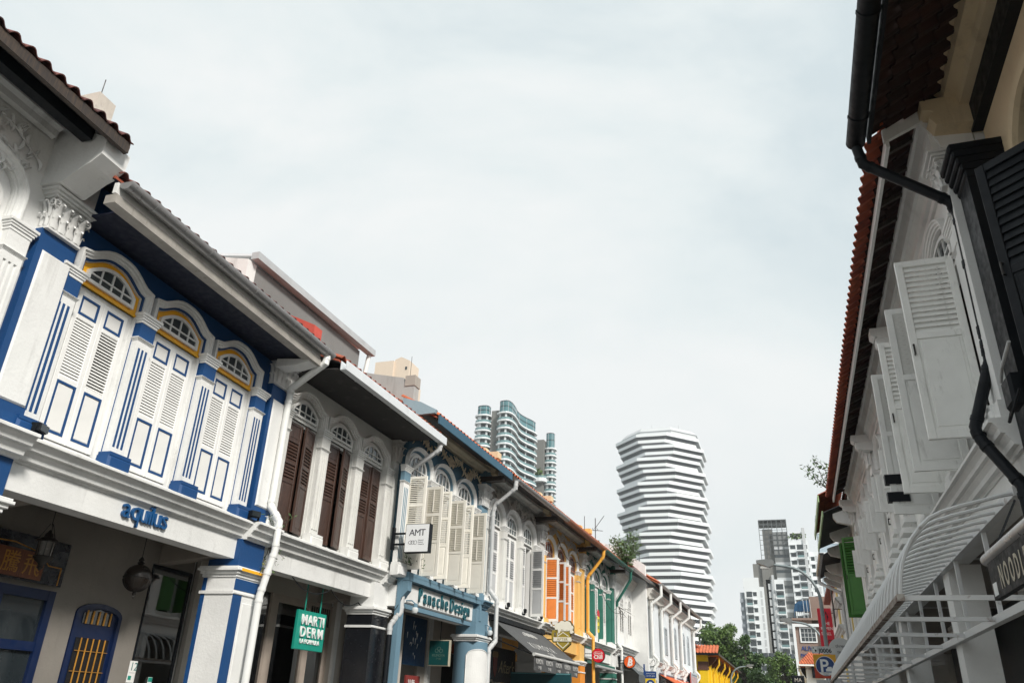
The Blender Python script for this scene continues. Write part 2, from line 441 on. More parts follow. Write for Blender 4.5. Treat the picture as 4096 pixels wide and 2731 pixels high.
def downpipe(root, pts, r, mat, name='downpipe', collars=(), n=12):
    m = MB(); m.tube(pts, r, n)
    for i, t in collars:
        if i > len(pts)-2: continue
        a, b = Vector(pts[i]), Vector(pts[i+1]); dd = (b-a).normalized(); p = a.lerp(b, t); m.tube([p-dd*.04, p+dd*.04], r*1.17, n)
    for p in pts[1:-1]:
        p = Vector(p); i = [Vector(q) for q in pts].index(p)
        for q in (pts[i-1], pts[i+1]):
            dd = (Vector(q)-p).normalized(); m.tube([p+dd*r*1.1, p+dd*(r*1.1+.05)], r*1.14, n)
    return m.build(name, mat, root, smooth=True)

def shutter(root, w, h, zones, mats, hinge, ang=0.0, flip=False, t=.045, stile=.07, bar=False, nm='shutter', tilt=R_(38), handle=False):
    """zones from the top: ('p', share) panel, ('l', share, n) louvres; rails between. mats: frame, slat, panel, trim"""
    sg = -1 if flip else 1; fr, sm, pm, tm = mats
    X = lambda a, b: (min(sg*a, sg*b), max(sg*a, sg*b))
    rail = stile*.95; m = MB()
    for a, b in ((0, stile), (w-stile, w)): m.cbox(*X(a, b), -t/2, t/2, 0, h, .005)
    tot = h - rail*(len(zones)+1) - rail*.35; z = h; zs = []
    sh = sum(q[1] for q in zones)
    for i, q in enumerate(zones):
        m.cbox(*X(stile, w-stile), -t/2+.002, t/2-.002, z-rail, z, .004); z -= rail
        hh = tot*q[1]/sh; zs.append((z-hh, z, q)); z -= hh
    m.cbox(*X(stile, w-stile), -t/2+.002, t/2-.002, 0, z, .004)
    lf = m.build(nm, fr, root, hinge, (0, 0, ang))
    iw = w-2*stile
    for z0, z1, q in zs:
        if q[0] == 'p':
            def mkp():
                p = MB(); p.cbox(-iw/2, iw/2, -t*.22, t*.22, 0, z1-z0, .004); p.cbox(-iw/2+.03, iw/2-.03, -t*.36, t*.36, .03, z1-z0-.03, .010); return p.mesh('panel', pm)
            link('panel', cached(('pan', round(iw,3), round(z1-z0,3), pm.name), mkp), lf, (sg*w/2, 0, z0))
            if tm:
                def mkt():
                    p = MB(); H = z1-z0; b = .028
                    p.sweep([(-iw/2, 0), (-iw/2, H), (iw/2, H), (iw/2, 0)], [(-b, -t/2-.002), (.004, -t/2-.002), (.004, -t*.2), (-b, -t*.2)], True); return p.mesh('panel_trim', tm)
                link('panel_trim', cached(('ptr', round(iw,3), round(z1-z0,3), tm.name), mkt), lf, (sg*w/2, 0, z0))
        else:
            n = q[2]; pit = (z1-z0)/n
            def mks():
                p = MB(); p.cbox(-iw/2, iw/2, -pit*.62, pit*.62, -.005, .005, .002); return p.mesh('slat', sm)
            me = cached(('slat', round(iw,3), round(pit,4), sm.name), mks)
            for k in range(n): link('slat', me, lf, (sg*w/2, 0, z0+pit*(k+.5)), (tilt + random.uniform(-.05, .05), 0, 0))
            if bar:
                p = MB(); p.box(-.012, .012, t*.55, t*.55+.015, z0+.03, z1-.03); p.build('tilt_rod', fr, lf, (sg*w/2, 0, 0))
    if handle:
        p = MB(); p.tube([(sg*(w-.03), -t/2, h*.45), (sg*(w-.03), -t/2-.035, h*.45), (sg*(w-.03), -t/2-.035, h*.45+.12), (sg*(w-.03), -t/2, h*.45+.12)], .008, 6); p.build('handle', IRON, lf)
    return lf

def fanlight(root, cx, hw, z0, zs, rise, kind, mat, y=.12, nx=4, ny=2, bw=.022, gl=None):
    path = arch_path(cx, hw, z0, zs, rise, kind)
    m = MB(); m.sweep(path, [(-.03, y-.03), (.02, y-.03), (.02, y+.03), (-.03, y+.03)]); m.box(cx-hw+.02, cx+hw-.02, y-.03, y+.03, z0, z0+.045)
    top = lambda x: arch_z(x-cx, hw-.02, zs, rise-.02, kind)
    xs = [cx-hw+.02 + (2*hw-.04)*i/nx for i in range(nx+1)]; zl = [z0+.04 + (zs+rise*.45-z0-.04)*i/ny for i in range(ny)]
    for x in xs[1:-1]: m.box(x-bw/2, x+bw/2, y-.02, y+.012, z0+.03, top(x))
    for z in zl[1:]: m.box(cx-hw+.02, cx+hw-.02, y-.022, y+.01, z-bw/2, z+bw/2)
    fl = m.build('fanlight', mat, root)
    for i in range(nx):
        for j in range(ny):
            a, b = xs[i]+bw/2-.004, xs[i+1]-bw/2+.004; p = MB(); zb = zl[j]
            if j < ny-1: q = [(a, zb), (b, zb), (b, zl[j+1]), (a, zl[j+1])]
            else: q = [(a, zb)] + [(b, zb)] + [(b+(a-b)*k/4, max(zb+.01, top(b+(a-b)*k/4))) for k in range(5)]
            p.prism(q, 'y', y+.0, y+.006); p.build('pane', gl or FANG, fl)
    return fl

def relief(root, u0, u1, z0, z1, y, mat, name='floral_relief', n=60, seed=1, flowers=3):
    """plaster spray: curving stem with leaves and flower heads"""
    rnd = random.Random(seed); m = MB(); W = u1-u0; H = z1-z0; Z = Vector((0, 0, 1))
    def stem(x): return z0 + H*(.5 + .22*math.sin(x*5.2+seed))
    m.tube([(u0+W*i/40, y-.02, stem(u0+W*i/40)) for i in range(41)], .014, 5)
    for i in range(n):
        x = u0 + W*(i+.5)/n; a = rnd.choice((-1, 1))*rnd.uniform(.5, 1.35) + (0 if rnd.random() < .6 else math.pi); ln = rnd.uniform(.10, .22)*min(1, H/.4)
        b = Vector((x, y, stem(x))); dr = Vector((math.cos(a), 0, math.sin(a)))
        sd = Vector((-dr.z, 0, dr.x)); pts = []
        for k in range(5):
            t = k/4; c = b + dr*ln*t + sd*ln*.25*math.sin(t*2.2) + Vector((0, -.015-.035*math.sin(math.pi*t), 0)); wd = ln*.30*math.sin(math.pi*min(.98, t*.9+.12))
            pts += [c - sd*wd*.5 + Vector((0, .02, 0)), c + Vector((0, -.012, 0)), c + sd*wd*.5 + Vector((0, .02, 0))]
        m.add(pts, [f for k in range(4) for f in ((k*3, k*3+1, k*3+4, k*3+3), (k*3+1, k*3+2, k*3+5, k*3+4))])
    for i in range(flowers):
        x = u0 + W*(i+.5)/flowers; c = Vector((x, y, z0+H*.5))
        for k in range(14):
            a = 2*math.pi*k/14; r = (.17 if k % 2 else .12)*min(1, H/.42); dr = Vector((math.cos(a), 0, math.sin(a))); sd = Vector((-dr.z, 0, dr.x))
            m.add([c + Vector((0, -.05, 0)), c + dr*r*.55 - sd*.028 + Vector((0, -.055, 0)), c + dr*r + Vector((0, -.02, 0)), c + dr*r*.55 + sd*.028 + Vector((0, -.055, 0))], [(0, 1, 2, 3)])
        m.lathe([(.001, -.075), (.03, -.07), (.045, -.05), (.045, 0)], (x, y, c.z), 8, 'y')
    return m.build(name, mat, root, smooth=True)

# ---------------------------------------------------------------- the shophouse type
def shophouse(name, label, A, B, o):
    fr = Frame(A, B); W = fr.W
    root = thing(name, label, 'shophouse', fr.P(0, 0, 0), fr.rz, o.get('group', 'shophouses in the left terrace')); root_f[root.name] = fr
    M = o['mats']; g = lambda k, d=None: o.get(k, d)
    cols = o['cols']; zc = g('zcap', 6.67); hw = g('hw', .57); zs = g('zs', 6.92); rise = g('rise', .21); kind = g('kind', 'ogee')
    zt = g('ztop', 7.8); zft, zct, zfb = g('zft', 4.05), g('zct', 4.33), g('zfb', 3.72); u0, u1 = g('u0', 0), g('u1', W)
    bays = [((cols[i]+cols[i+1])/2) for i in range(len(cols)-1)]
    # front wall with arched openings
    m = MB(); xs = [u0]
    for b in bays: xs += [b-hw, b+hw]
    xs.append(u1)
    for i in range(0, len(xs), 2): m.box(xs[i], xs[i+1], 0, .25, zct-.1, zt)
    for b in bays:
        pt = arch_path(b, hw, zs, zs, rise, kind)[1:-1]
        for p, q in zip(pt, pt[1:]):
            m.quad((p[0], 0, p[1]), (q[0], 0, q[1]), (q[0], 0, zt), (p[0], 0, zt)); m.quad((p[0], 0, p[1]), (p[0], .25, p[1]), (q[0], .25, q[1]), (q[0], 0, q[1]))
    m.build('wall', M['wall'], root)
    gy = g('gy', 1.43)
    for a, b in ((u0+.002, u0+.12), (u1-.12, u1-.002)):
        m = MB(); m.prism([(.26, 3.97), (.26, zt+.2), (7, zt+.2), (7, .0), (gy, .0), (gy, 3.97)], 'x', a, b); m.build('party_wall', WHITE2, root)
    m = MB(); m.box(u0+.12, u1-.12, 6.9, 7, 0, zt); m.build('rear_wall', WHITE2, root)
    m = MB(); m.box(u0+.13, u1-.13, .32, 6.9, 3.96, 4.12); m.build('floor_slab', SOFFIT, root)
    m = MB(); m.box(u0+.13, u1-.13, .9, .95, 4.13, zt-.1); m.build('dark_room_sheet', DARK, root)  # near-black sheet added to stand for the unlit room behind the windows
    # fascia beam, cornice
    m = MB(); m.box(u0+.01, u1-.01, -.02, .3, zfb, zft); m.build('fascia_beam', M['fascia'], root)
    pu, pw = g('pil'), g('pilw', .6)
    m = MB(); m.prism(profile_cornice(zft, zct, .28), 'x', u0+.005, pu-pw/2-.05)
    m.prism([(y-g('brk', .14) if y < 0 else 0, z) for y, z in profile_cornice(zft-.004, zct+.004, .28)], 'x', pu-pw/2-.06, min(u1+.1, pu+pw/2+.06))
    m.prism([(.0, zct+.001), (-.17, zct+.001), (-.12, zct+.05), (.0, zct+.10)], 'x', u0+.005, pu-pw/2-.06)
    m.build('cornice', M['cornice'], root)
    # columns between the windows
    cw = g('colw', .15)
    for i, c in enumerate(cols):
        m = MB(); z0, z1 = zct+.32, zc-.53; k = cw*2; gr = k*.075; y = -.1
        poly = [(c-cw, 0), (c-cw, y)]
        nf = g('flutes', 3)
        for j in range(nf):
            gx = c - cw + k*(j+1)/(nf+1); s_ = g('flsign', 1)
            poly += [(gx-gr, y), (gx-gr*.7, y+.022*s_), (gx+gr*.7, y+.022*s_), (gx+gr, y)]
        poly += [(c+cw, y), (c+cw, 0)]
        m.prism(poly, 'z', z0, z1); m.box(c-cw, c+cw, y, 0, zct+.2, z0); m.box(c-cw, c+cw, y, 0, z1, zc-.43)
        col = m.build('column', M['column'], root)
        if M.get('flute'):
            for j in range(nf):
                gx = c - cw + k*(j+1)/(nf+1); f = MB(); f.prism([(gx-gr*.95, y+.001), (gx+gr*.95, y+.001), (gx+gr*.95, y+.020), (gx-gr*.95, y+.020)], 'z', z0, z1); f.build('flute', M['flute'], col)
        m = MB(); m.cbox(c-cw-.065, c+cw+.065, -.22, 0, zct-.06, zct+.17, .03); m.prism([(c-cw-.05, 0), (c-cw-.05, -.20), (c+cw+.05, -.20), (c+cw+.05, 0)], 'z', zct+.17, zct+.22); m.build('plinth', M['plinth'], col)
        m = MB(); ring_cap(m, c, cw, .1, zc-.43, zc-.38, .03); m.build('necking', M['cap'], col)
        m = MB(); m.box(c-cw-.004, c+cw+.004, -.105, 0, zc-.38, zc-.15); m.build('neck_block', M['neck'], col)
        m = MB(); ring_cap(m, c, cw, .1, zc-.15, zc, .06); m.build('column_cap', M['cap'], col)
    # arch mouldings
    bw = g('band', .135)
    for b in bays:
        path = arch_path(b, hw, zc+.001, zs, rise, kind); gap = (cols[1]-cols[0])/2 - hw - .003
        bb = min(bw, gap)
        m = MB(); m.sweep(path, [(.028, 0), (.028, -.05), (bb*.45, -.055), (bb*.5, -.075), (bb*.75, -.08), (bb*.8, -.10), (bb, -.10), (bb, 0)])
        am = m.build('arch_moulding', M['arch'], root)
        m = MB(); m.sweep(path, [(-.003, .0), (-.003, -.028), (.026, -.028), (.026, 0)]); m.build('arch_line', M['line'], am)
        if M.get('reveal'):
            m = MB(); m.sweep(arch_path(b, hw, zct+.02, zs, rise, kind), [(-.012, -.001), (.0, -.001), (.0, .24), (-.012, .24)]); m.build('arch_reveal', M['reveal'], am)
    # window joinery
    z0, z1 = g('sh0', 4.47), g('sh1', 6.53); jw = g('leafhw', .46)
    for i, b in enumerate(bays):
        m = MB(); m.box(b-hw+.003, b-jw, .06, .2, zct-.05, zc-.1); m.box(b+jw, b+hw-.003, .06, .2, zct-.05, zc-.1); m.box(b-hw+.003, b+hw-.003, .062, .2, z1+.005, z1+.07); m.box(b-hw+.003, b+hw-.003, .05, .25, zct-.08, z0-.01)
        m.build('window_frame', M['frame'], root)
        ff = g('fan', (.435, 6.675, 6.83, .19))
        m = MB(); m.prism(arch_path(b, hw-.013, z1+.071, zs-.012, rise, kind), 'y', .035, .2); m.box(b-hw+.013, b+hw-.013, .012, .2, z1+.071, z1+.105)
        m.build('arch_frame', M['archframe'], root)
        fanlight(root, b, ff[0], ff[1], ff[2], ff[3], g('fankind', 'seg' if kind == 'ogee' else kind), M['fan'], .018, g('fnx', 4), g('fny', 2), .022, M.get('pane'))
        for side in (0, 1):
            spec = o['leaf'](i, side)
            if spec is None: continue
            lw = jw-.006; hx = b-jw+.003 if side == 0 else b+jw-.003
            shutter(root, lw, z1-z0, spec['zones'], spec['mats'], (hx, spec.get('y', .06), z0), spec.get('ang', 0), side == 1, bar=spec.get('bar', False), stile=spec.get('stile', .07), tilt=spec.get('tilt', R_(38)), handle=spec.get('handle', False), t=spec.get('t', .045))
    # pilaster and pier at the far end
    if pu is not None:
        pz = g('pilz', 6.93)
        m = MB(); m.box(pu-pw/2, pu+pw/2, -.12, 0, zct+.004, pz); pl = m.build('pilaster', M['pil'], root)
        m = MB(); m.box(pu-pw/2-.04, pu+pw/2+.04, -.17, 0, zct+.005, zct+.2); m.build('plinth', M['pilbase'], pl)
        if M.get('pilpanel'):
            m = MB(); m.cbox(pu-pw/2+.09, pu+pw/2-.02, -.145, -.121, zct+.33, pz-.28, .02); m.build('panel', M['pilpanel'], pl)
        link('capital', capital_mesh(pw*.92, .16, g('caph', .56), M['capital'], g('volute', False)), root, (pu, 0, pz+.002))
        m = MB(); m.box(pu-pw/2, pu+pw/2, -.2, 0, pz+g('caph', .56)+.003, zt); m.build('pilaster_block', M['pilblock'], root)
    # roof underside
    de, ze, th = g('de', .85), g('ze', 7.5), g('th', R_(27))
    if g('open_eave'):
        open_eave(root, g('ru0', u0), g('ru1', u1), de, ze, th, g('tile', TILE))
        return root, fr
    tile_roof(root, g('ru0', u0), g('ru1', u1), de, ze, th, g('tile', TILE), TILE, M['soffit'])
    m = MB(); zz = lambda d_: ze - .06 + (de - d_)*math.tan(th)
    m.prism([(-de+.06, zz(de-.06)-.03), (.02, zz(-.02)-.03), (.02, zz(-.02)-.008), (-de+.06, zz(de-.06)-.008)], 'x', g('ru0', u0)+.01, g('ru1', u1)-.01)
    m.build('eave_soffit', M['soffit'], root)
    return root, fr
root_f = {}
def open_eave(root, u0, u1, de, ze, th, tm, rows=5, edge=None):
    """eave whose tiles show from below, laid on battens and rafters"""
    c, s = math.cos(th), math.sin(th); nw = .23; n = int((u1-u0)/nw); st = (u1-u0)/n; me = tile_mesh(nw, .33, tm)
    m = MB(); y0 = -.0; m.prism([(y0, ze+(de+y0)*s/c), (4.5, ze+(de+4.5)*s/c), (4.5, ze+.04+(de+4.5)*s/c), (y0, ze+.04+(de+y0)*s/c)], 'x', u0, u1); roof = m.build('roof', TILE, root)
    for r in range(rows):
        q = r*.235
        for i in range(n): link('roof_tile', me if r else tile_mesh(nw, .33, edge or TILE), roof, (u0+i*st, -de+q*c, ze+.02+q*s), (th+R_(7.5)+random.uniform(-.02, .02), 0, random.uniform(-.012, .012)))  # rows behind the edge use the tile colour darkened for eave shade
    return roof
# ---------------------------------------------------------------- ground
m = MB(); m.quad((-900, -300, 0), (900, -300, 0), (900, 1500, 0), (-900, 1500, 0)); tag(m.build('ground', PAVEM), 'grey paved ground under the whole street', 'ground', kind='structure')
m = MB(); m.box(-6.6, .6, -60, 140, .002, .006); tag(m.build('road', ROADM), 'narrow asphalt road between the two terraces', 'road', kind='structure')
m = MB(); m.box(-12, -6.8, -60, 140, .004, .15); tag(m.build('pavement', PAVEM), 'raised pavement along the left terrace', 'pavement', kind='structure')
m = MB(); m.box(.8, 5, -60, 140, .004, .15); tag(m.build('pavement', PAVEM), 'raised pavement along the right terrace', 'pavement', kind='structure')

BY = dict(wall=BLUE, fascia=WHITE, cornice=WHITE, column=WHITE, flute=BLUE, plinth=BLUE, neck=BLUE, cap=WHITE, arch=WHITE, line=BLUE, frame=WHITE2, archframe=YELLOW, fan=WPAINT, pil=BLUE, pilpanel=WHITE, pilbase=BLUE, pilblock=NAVY, capital=WHITE2, soffit=NAVY, reveal=WHITE2)
lf2 = lambda i, s: dict(zones=[('p', .32), ('l', 1.0, 19 if (i+s) % 2 else 20), ('p', .82)], mats=(WPAINT, WPAINT, paint('white panel paint', (.76, .755, .73), .5, .05, .2), BLUE), y=.055, tilt=R_(62) if not (i == 0 and s == 1) else R_(48))
# white house at the picture's edge
H1, F1 = shophouse('shophouse', 'white plaster shophouse with leaf relief and dark tile eave beside the blue one', (-8.404, 1.75), (-8.6, 6.75), dict(
    mats=dict(BY, wall=WHITE, plinth=WHITE, neck=WHITE, line=WHITE, flute=None, archframe=WHITE, pil=BLUE, pilbase=BLUE, pilblock=WHITE, soffit=BLACK, frame=WHITE), cols=[.97, 2.46, 3.95], pil=4.47, pilw=.56, u0=.2, u1=4.72,
    zcap=6.78, zs=7.12, rise=.34, kind='round', hw=.56, ztop=8.35, fan=(.43, 6.7, 6.95, .3), leaf=lambda i, s: dict(zones=[('p', .3), ('l', 1, 18), ('p', .8)], mats=(WPAINT, WPAINT, WPAINT, None)), de=1.02, ze=8.12, th=R_(25), ru1=4.33, pilz=6.9, tile=TILEK))
m = MB(); m.box(.2, 4.3, -1.0, -.93, 7.98, 8.13); m.build('fascia_board', wood('scorched fascia timber', (.010, .010, .012), (.07, .045, .028), .6), H1)
m = MB(); m.box(.2, 4.02, -.66, -.5, 8.04, 8.22); m.build('eave_beam', BLACK, H1)
m = MB(); m.prism([(-.05, 8.12), (-.12, 8.14), (-.14, 8.22), (-.2, 8.26), (-.22, 8.36), (.0, 8.36)], 'x', .2, 3.95); m.build('cornice_band', WHITE2, H1)
m = MB(); m.prism([(0, 7.47), (-.34, 7.47), (-.62, 7.66), (-.72, 7.70), (-.86, 7.82), (-.88, 8.06), (-.6, 8.2), (0, 8.4)], 'x', 4.05, 4.46); m.build('corbel', WHITE2, H1)
m = MB(); m.prism([(.1, 8.3), (.1, 9.0), (.5, 9.35), (.9, 9.35), (1.2, 9.1), (4.5, 9.9), (4.5, 8.3)], 'x', 4.30, 4.62); pw_ = m.build('parapet', WHITE2, H1)
m = MB(); m.box(4.66, 4.98, .3, .75, 8.5, 9.66); m.build('chimney', plaster('stained chimney plaster', (.55, .50, .44), .9), pw_); m = MB(); m.tube([(4.84, .5, 9.6), (4.84, .5, 10.1)], .008, 5); m.build('lightning_rod', IRON, pw_)
relief(H1, 2.55, 3.9, 7.62, 8.08, -.012, WHITE2, 'leaf_relief', 34, 3, 1)
for k in range(3): relief(H1, 3.45, 3.75, 7.5-.1*k, 7.8-.1*k, -.012, WHITE2, 'leaf_relief', 8, 4+k, 0)

# blue and white house
A2, B2 = (-8.6, 6.75), (-8.8, 11.85)
H2, F2 = shophouse('shophouse', 'white and cobalt blue shophouse with marigold arched window frames', A2, B2, dict(mats=BY, cols=[-.17, 1.31, 2.80, 4.29], pil=4.86, pilw=.62, u0=-.28, u1=5.2, ru0=-.6, ru1=5.0,
    leaf=lf2, de=.86, ze=7.74, th=R_(26), ztop=8.1, tile=TILEK))
m = MB(); m.box(-.3, 4.6, -.72, .0, 7.385, 7.41); m.build('flat_soffit', NAVY, H2)
m = MB(); m.box(-.62, 4.75, -.93, -.75, 7.29, 7.42); m.build('fascia_box', paint('dirty cream eave board', (.34, .32, .29), .6, .2, .7), H2)
m = MB(); m.box(-.62, 4.75, -.90, -.84, 7.442, 7.60); m.build('gutter_board', WHITE2, H2)
half_gutter(H2, -.6, 4.95, 1.01, 7.60, .105, METALG)
m = MB(); m.prism([(-.2, 7.36), (-.88, 7.30), (-.88, 7.26), (-.6, 7.2), (-.2, 7.2)], 'x', 4.42, 4.72); m.build('eave_bracket', WHITE2, H2)
downpipe(H2, [(4.82, -1.01, 7.52), (4.80, -1.0, 7.36), (4.98, -.24, 6.98), (5.0, -.21, 6.8), (5.0, -.21, 4.72), (5.02, -.42, 4.45), (5.03, -.42, 3.95), (4.98, -.3, 3.2), (4.98, -.3, .15)], .062, PIPEW, collars=((4, .12), (4, .6), (6, .5), (8, .15)))
# ground floor of the blue house
def pier(root, c, w, d0, mats, z0=3.42, zt=4.05, ring=True, panel=None, round_=False):
    a, b = c-w/2, c+w/2; dd = .62
    m = MB()
    if round_: m.lathe([(w/2, .15), (w/2, z0)], (c, dd/2-d0, 0), 28)
    else: m.box(a, b, -d0, dd-d0, .15, z0)
    p = m.build('pier', mats[0], root, smooth=round_)
    m = MB(); m.box(a+.02, b-.02, -d0+.02, dd-d0-.02, z0+.17, zt-.002); m.build('pier_block', mats[1], root)
    m = MB()
    for k, (g, q0, q1) in enumerate(((.02, 0, .05), (.05, .05, .1), (.09, .1, .14), (.07, .14, .17))): m.cbox(a-g, b+g, -d0-g, dd-d0+g, z0+q0, z0+q1, .008)
    m.build('pier_cap', mats[2], root)
    if ring:
        m = MB(); m.cbox(a-.025, b+.025, -d0-.025, dd-d0+.025, z0-.27, z0-.22, .012); m.build('pier_ring', mats[2], root)
    if panel: m = MB(); m.cbox(a+.30, b-.06, -d0-.014, -d0-.001, .4, z0-.38, .01); m.build('pier_panel', panel, p)
    return p
pier(H2, 4.82, .74, .14, (WHITE, BLUE, WHITE), panel=WHITE)
m = MB(); m.box(4.451, 4.70, -.146, -.141, .2, 3.15); m.box(4.451, 5.19, -.146, -.141, 3.22, 3.40); m.build('pier_stripe', BLUE, H2)
m = MB(); m.box(4.46, 5.18, -.236, -.226, 3.52, 3.565); m.build('cap_stripe', YELLOW, H2)
m = MB(); m.box(4.445, 4.452, .40, .478, .15, 3.41); m.build('pier_edge', BLUE, H2)
pier(H2, -.55, .74, .14, (WHITE, BLUE, WHITE))
m = MB(); m.box(-.25, 2.76, 1.3, 1.42, .15, 3.95); m.box(2.76, 3.72, 1.3, 1.42, 2.86, 3.95); m.box(3.72, 4.15, 1.3, 1.42, .15, 3.95); m.box(4.15, 5.2, 1.3, 1.42, 3.6, 3.95)
for a, b in zip(*(lambda q: (q, q[1:]))(arch_path(3.24, .48, 2.67, 2.67, .165, 'round', 12)[1:-1])): m.quad((a[0], 1.301, a[1]), (b[0], 1.301, b[1]), (b[0], 1.301, 2.87), (a[0], 1.301, 2.87)); m.quad((a[0], 1.301, a[1]), (a[0], 1.41, a[1]), (b[0], 1.41, b[1]), (b[0], 1.301, b[1])); m.build('shop_wall', SHOPW, H2)
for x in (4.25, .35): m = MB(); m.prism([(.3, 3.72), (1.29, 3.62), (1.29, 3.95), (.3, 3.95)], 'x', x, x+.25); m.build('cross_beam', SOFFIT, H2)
DBLUE = paint('deep blue door paint', (.002, .012, .055), .4); GOLD = paint('gold bar paint', (.42, .20, .03), .4, .2)
d = thing('arched_door', 'deep blue arched door with gold grille bars under the white beam', 'door', F2.P(3.24, -1.3, .15), F2.rz)
m = MB(); path = arch_path(0, .47, 0, 2.52, .16, 'round', 12)
m.prism(path, 'y', .02, .09); m.build('leaf', DBLUE, d)
m = MB(); m.sweep(path, [(-.07, -.02), (0, -.02), (0, .1), (-.07, .1)]); m.build('door_frame', DBLUE, d)
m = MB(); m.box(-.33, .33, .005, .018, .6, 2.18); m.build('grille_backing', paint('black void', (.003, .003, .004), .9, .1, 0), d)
m = MB(); m.prism([(-.30, 2.38), (.30, 2.38), (.30, 2.53), (0, 2.60), (-.30, 2.53)], 'y', .005, .018); m.build('transom_pane', DGLASS, d)
for i in range(5):
    x = -.24+.12*i; m = MB(); m.tube([(x, -.008, .6), (x, -.008, 2.18)], .011, 6); m.build('grille_bar', GOLD, d)
    m = MB(); m.tube([(x, -.008, 2.38), (x, -.008, 2.57)], .014, 6); m.build('grille_bar', GOLD, d)
for z in (1.0, 1.72, 2.0):
    m = MB(); m.tube([(-.33, -.014, z), (.33, -.014, z)], .005, 5); m.build('grille_tie', GOLD, d)
d = thing('double_door', 'dark blue glazed double door below the carved wooden plaque', 'door', F2.P(1.35, -1.3, .15), F2.rz)
m = MB()
for a, b in ((-.95, -.83), (.80, .92), (-.06, .06)): m.box(a, b, -.06, .05, 0, 2.73)
for a, b in ((2.60, 2.73), (1.93, 2.05), (0, .12)): m.box(-.83, .8, -.055, .045, a, b)
m.build('door_frame', DBLUE, d)
for a, b in ((-.83, -.06), (.06, .8)):
    for z0, z1 in ((.12, 1.93), (2.05, 2.6)): m = MB(); m.box(a, b, -.01, .0, z0, z1); m.build('pane', DGLASS, d)
d = thing('door_hood', 'black lacquer panel with thin gold line above the blue double door', 'panel', F2.P(1.25, -1.26, 2.95), F2.rz)
m = MB(); m.box(-1.1, 1.06, -.02, .0, 0, .6); m.build('board', paint('black lacquer', (.008, .009, .016), .25), d)
m = MB(); m.tube([(-1.05, -.024, .3), (-.5, -.024, .44), (.1, -.024, .47), (.55, -.024, .40), (.75, -.024, .25), (.98, -.024, .25), (.98, -.024, .01)], .009, 6); m.build('gold_line', GOLD, d)
d = thing('wooden_plaque', 'brown wooden plaque with two gold brush characters', 'sign', F2.P(1.22, -1.235, 2.98), F2.rz)
m = MB(); m.cbox(-.72, .68, -.035, .0, 0, .36, .01); m.build('board', wood('plaque timber', (.10, .03, .012), (.22, .075, .03)), d)
text('騰', .30, GOLD, d, (-.03, -.036, .07), ext=.004); text('飛', .30, GOLD, d, (.32, -.036, .07), ext=.004)
# shop window
d = thing('shop_window', 'tall glass shopfront with lowered blind beside the blue striped pier', 'window', F2.P(4.16, -1.32, .15), F2.rz)
m = MB(); m.box(0, .03, -.03, .03, 0, 3.44); m.box(1.0, 1.035, -.03, .03, 0, 3.44); m.box(.03, 1.0, -.03, .03, 3.38, 3.44); m.box(.03, 1.0, -.03, .03, 0, .08); m.build('frame', BLACK, d)
m = MB(); m.box(.03, 1.0, -.004, .004, .08, 3.38); m.build('pane', SHOPG, d)
for k in range(30):
    m = MB() if k == 0 else m
    m.box(.04, .8, .10, .125, 1.98+k*.03, 2.004+k*.03)
m.build('blind', paint('grey blind', (.35, .36, .36), .6), d)
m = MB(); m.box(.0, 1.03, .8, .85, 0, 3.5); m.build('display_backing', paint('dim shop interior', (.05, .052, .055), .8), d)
d = thing('number_plate', 'white plate with number 12 beside the glass shopfront', 'sign', F2.P(4.10, -1.28, 1.76), F2.rz)
m = MB(); m.box(0, .17, -.006, 0, 0, .32); m.build('plate', WPAINT, d)
text('12', .17, paint('teal print', (.03, .16, .15), .5), d, (.02, -.008, .18), ext=.001); m = MB(); m.box(.02, .09, -.008, -.006, .04, .10); m.build('logo_block', TEAL, d)
m = MB(); m.box(.025, .15, -.008, -.006, .14, .15); m.build('small_print', PIPEG, d)
d = thing('card_sticker', 'small white card sticker on the dark shop glass', 'sticker', F2.P(4.62, -1.30, 1.70), F2.rz)
m = MB(); m.box(0, .10, -.004, 0, 0, .16); m.build('card', WPAINT, d); text('VISA', .035, DBLUE, d, (.01, -.005, .03), ext=.001)
m = MB(); m.box(.0, .10, -.0055, -.0042, .09, .155); m.build('band', TEAL, d)
# aquilus letters
AQB = paint('blue letter enamel', (.006, .075, .22), .35, .05, 0)
d = thing('letter_sign', 'blue raised lowercase lettering on the white beam of the blue house', 'sign', F2.P(1.74, .045, 3.79), F2.rz)
letters('aquilus', .40, AQB, d, (0, 0, .03), .93, ext=.02)
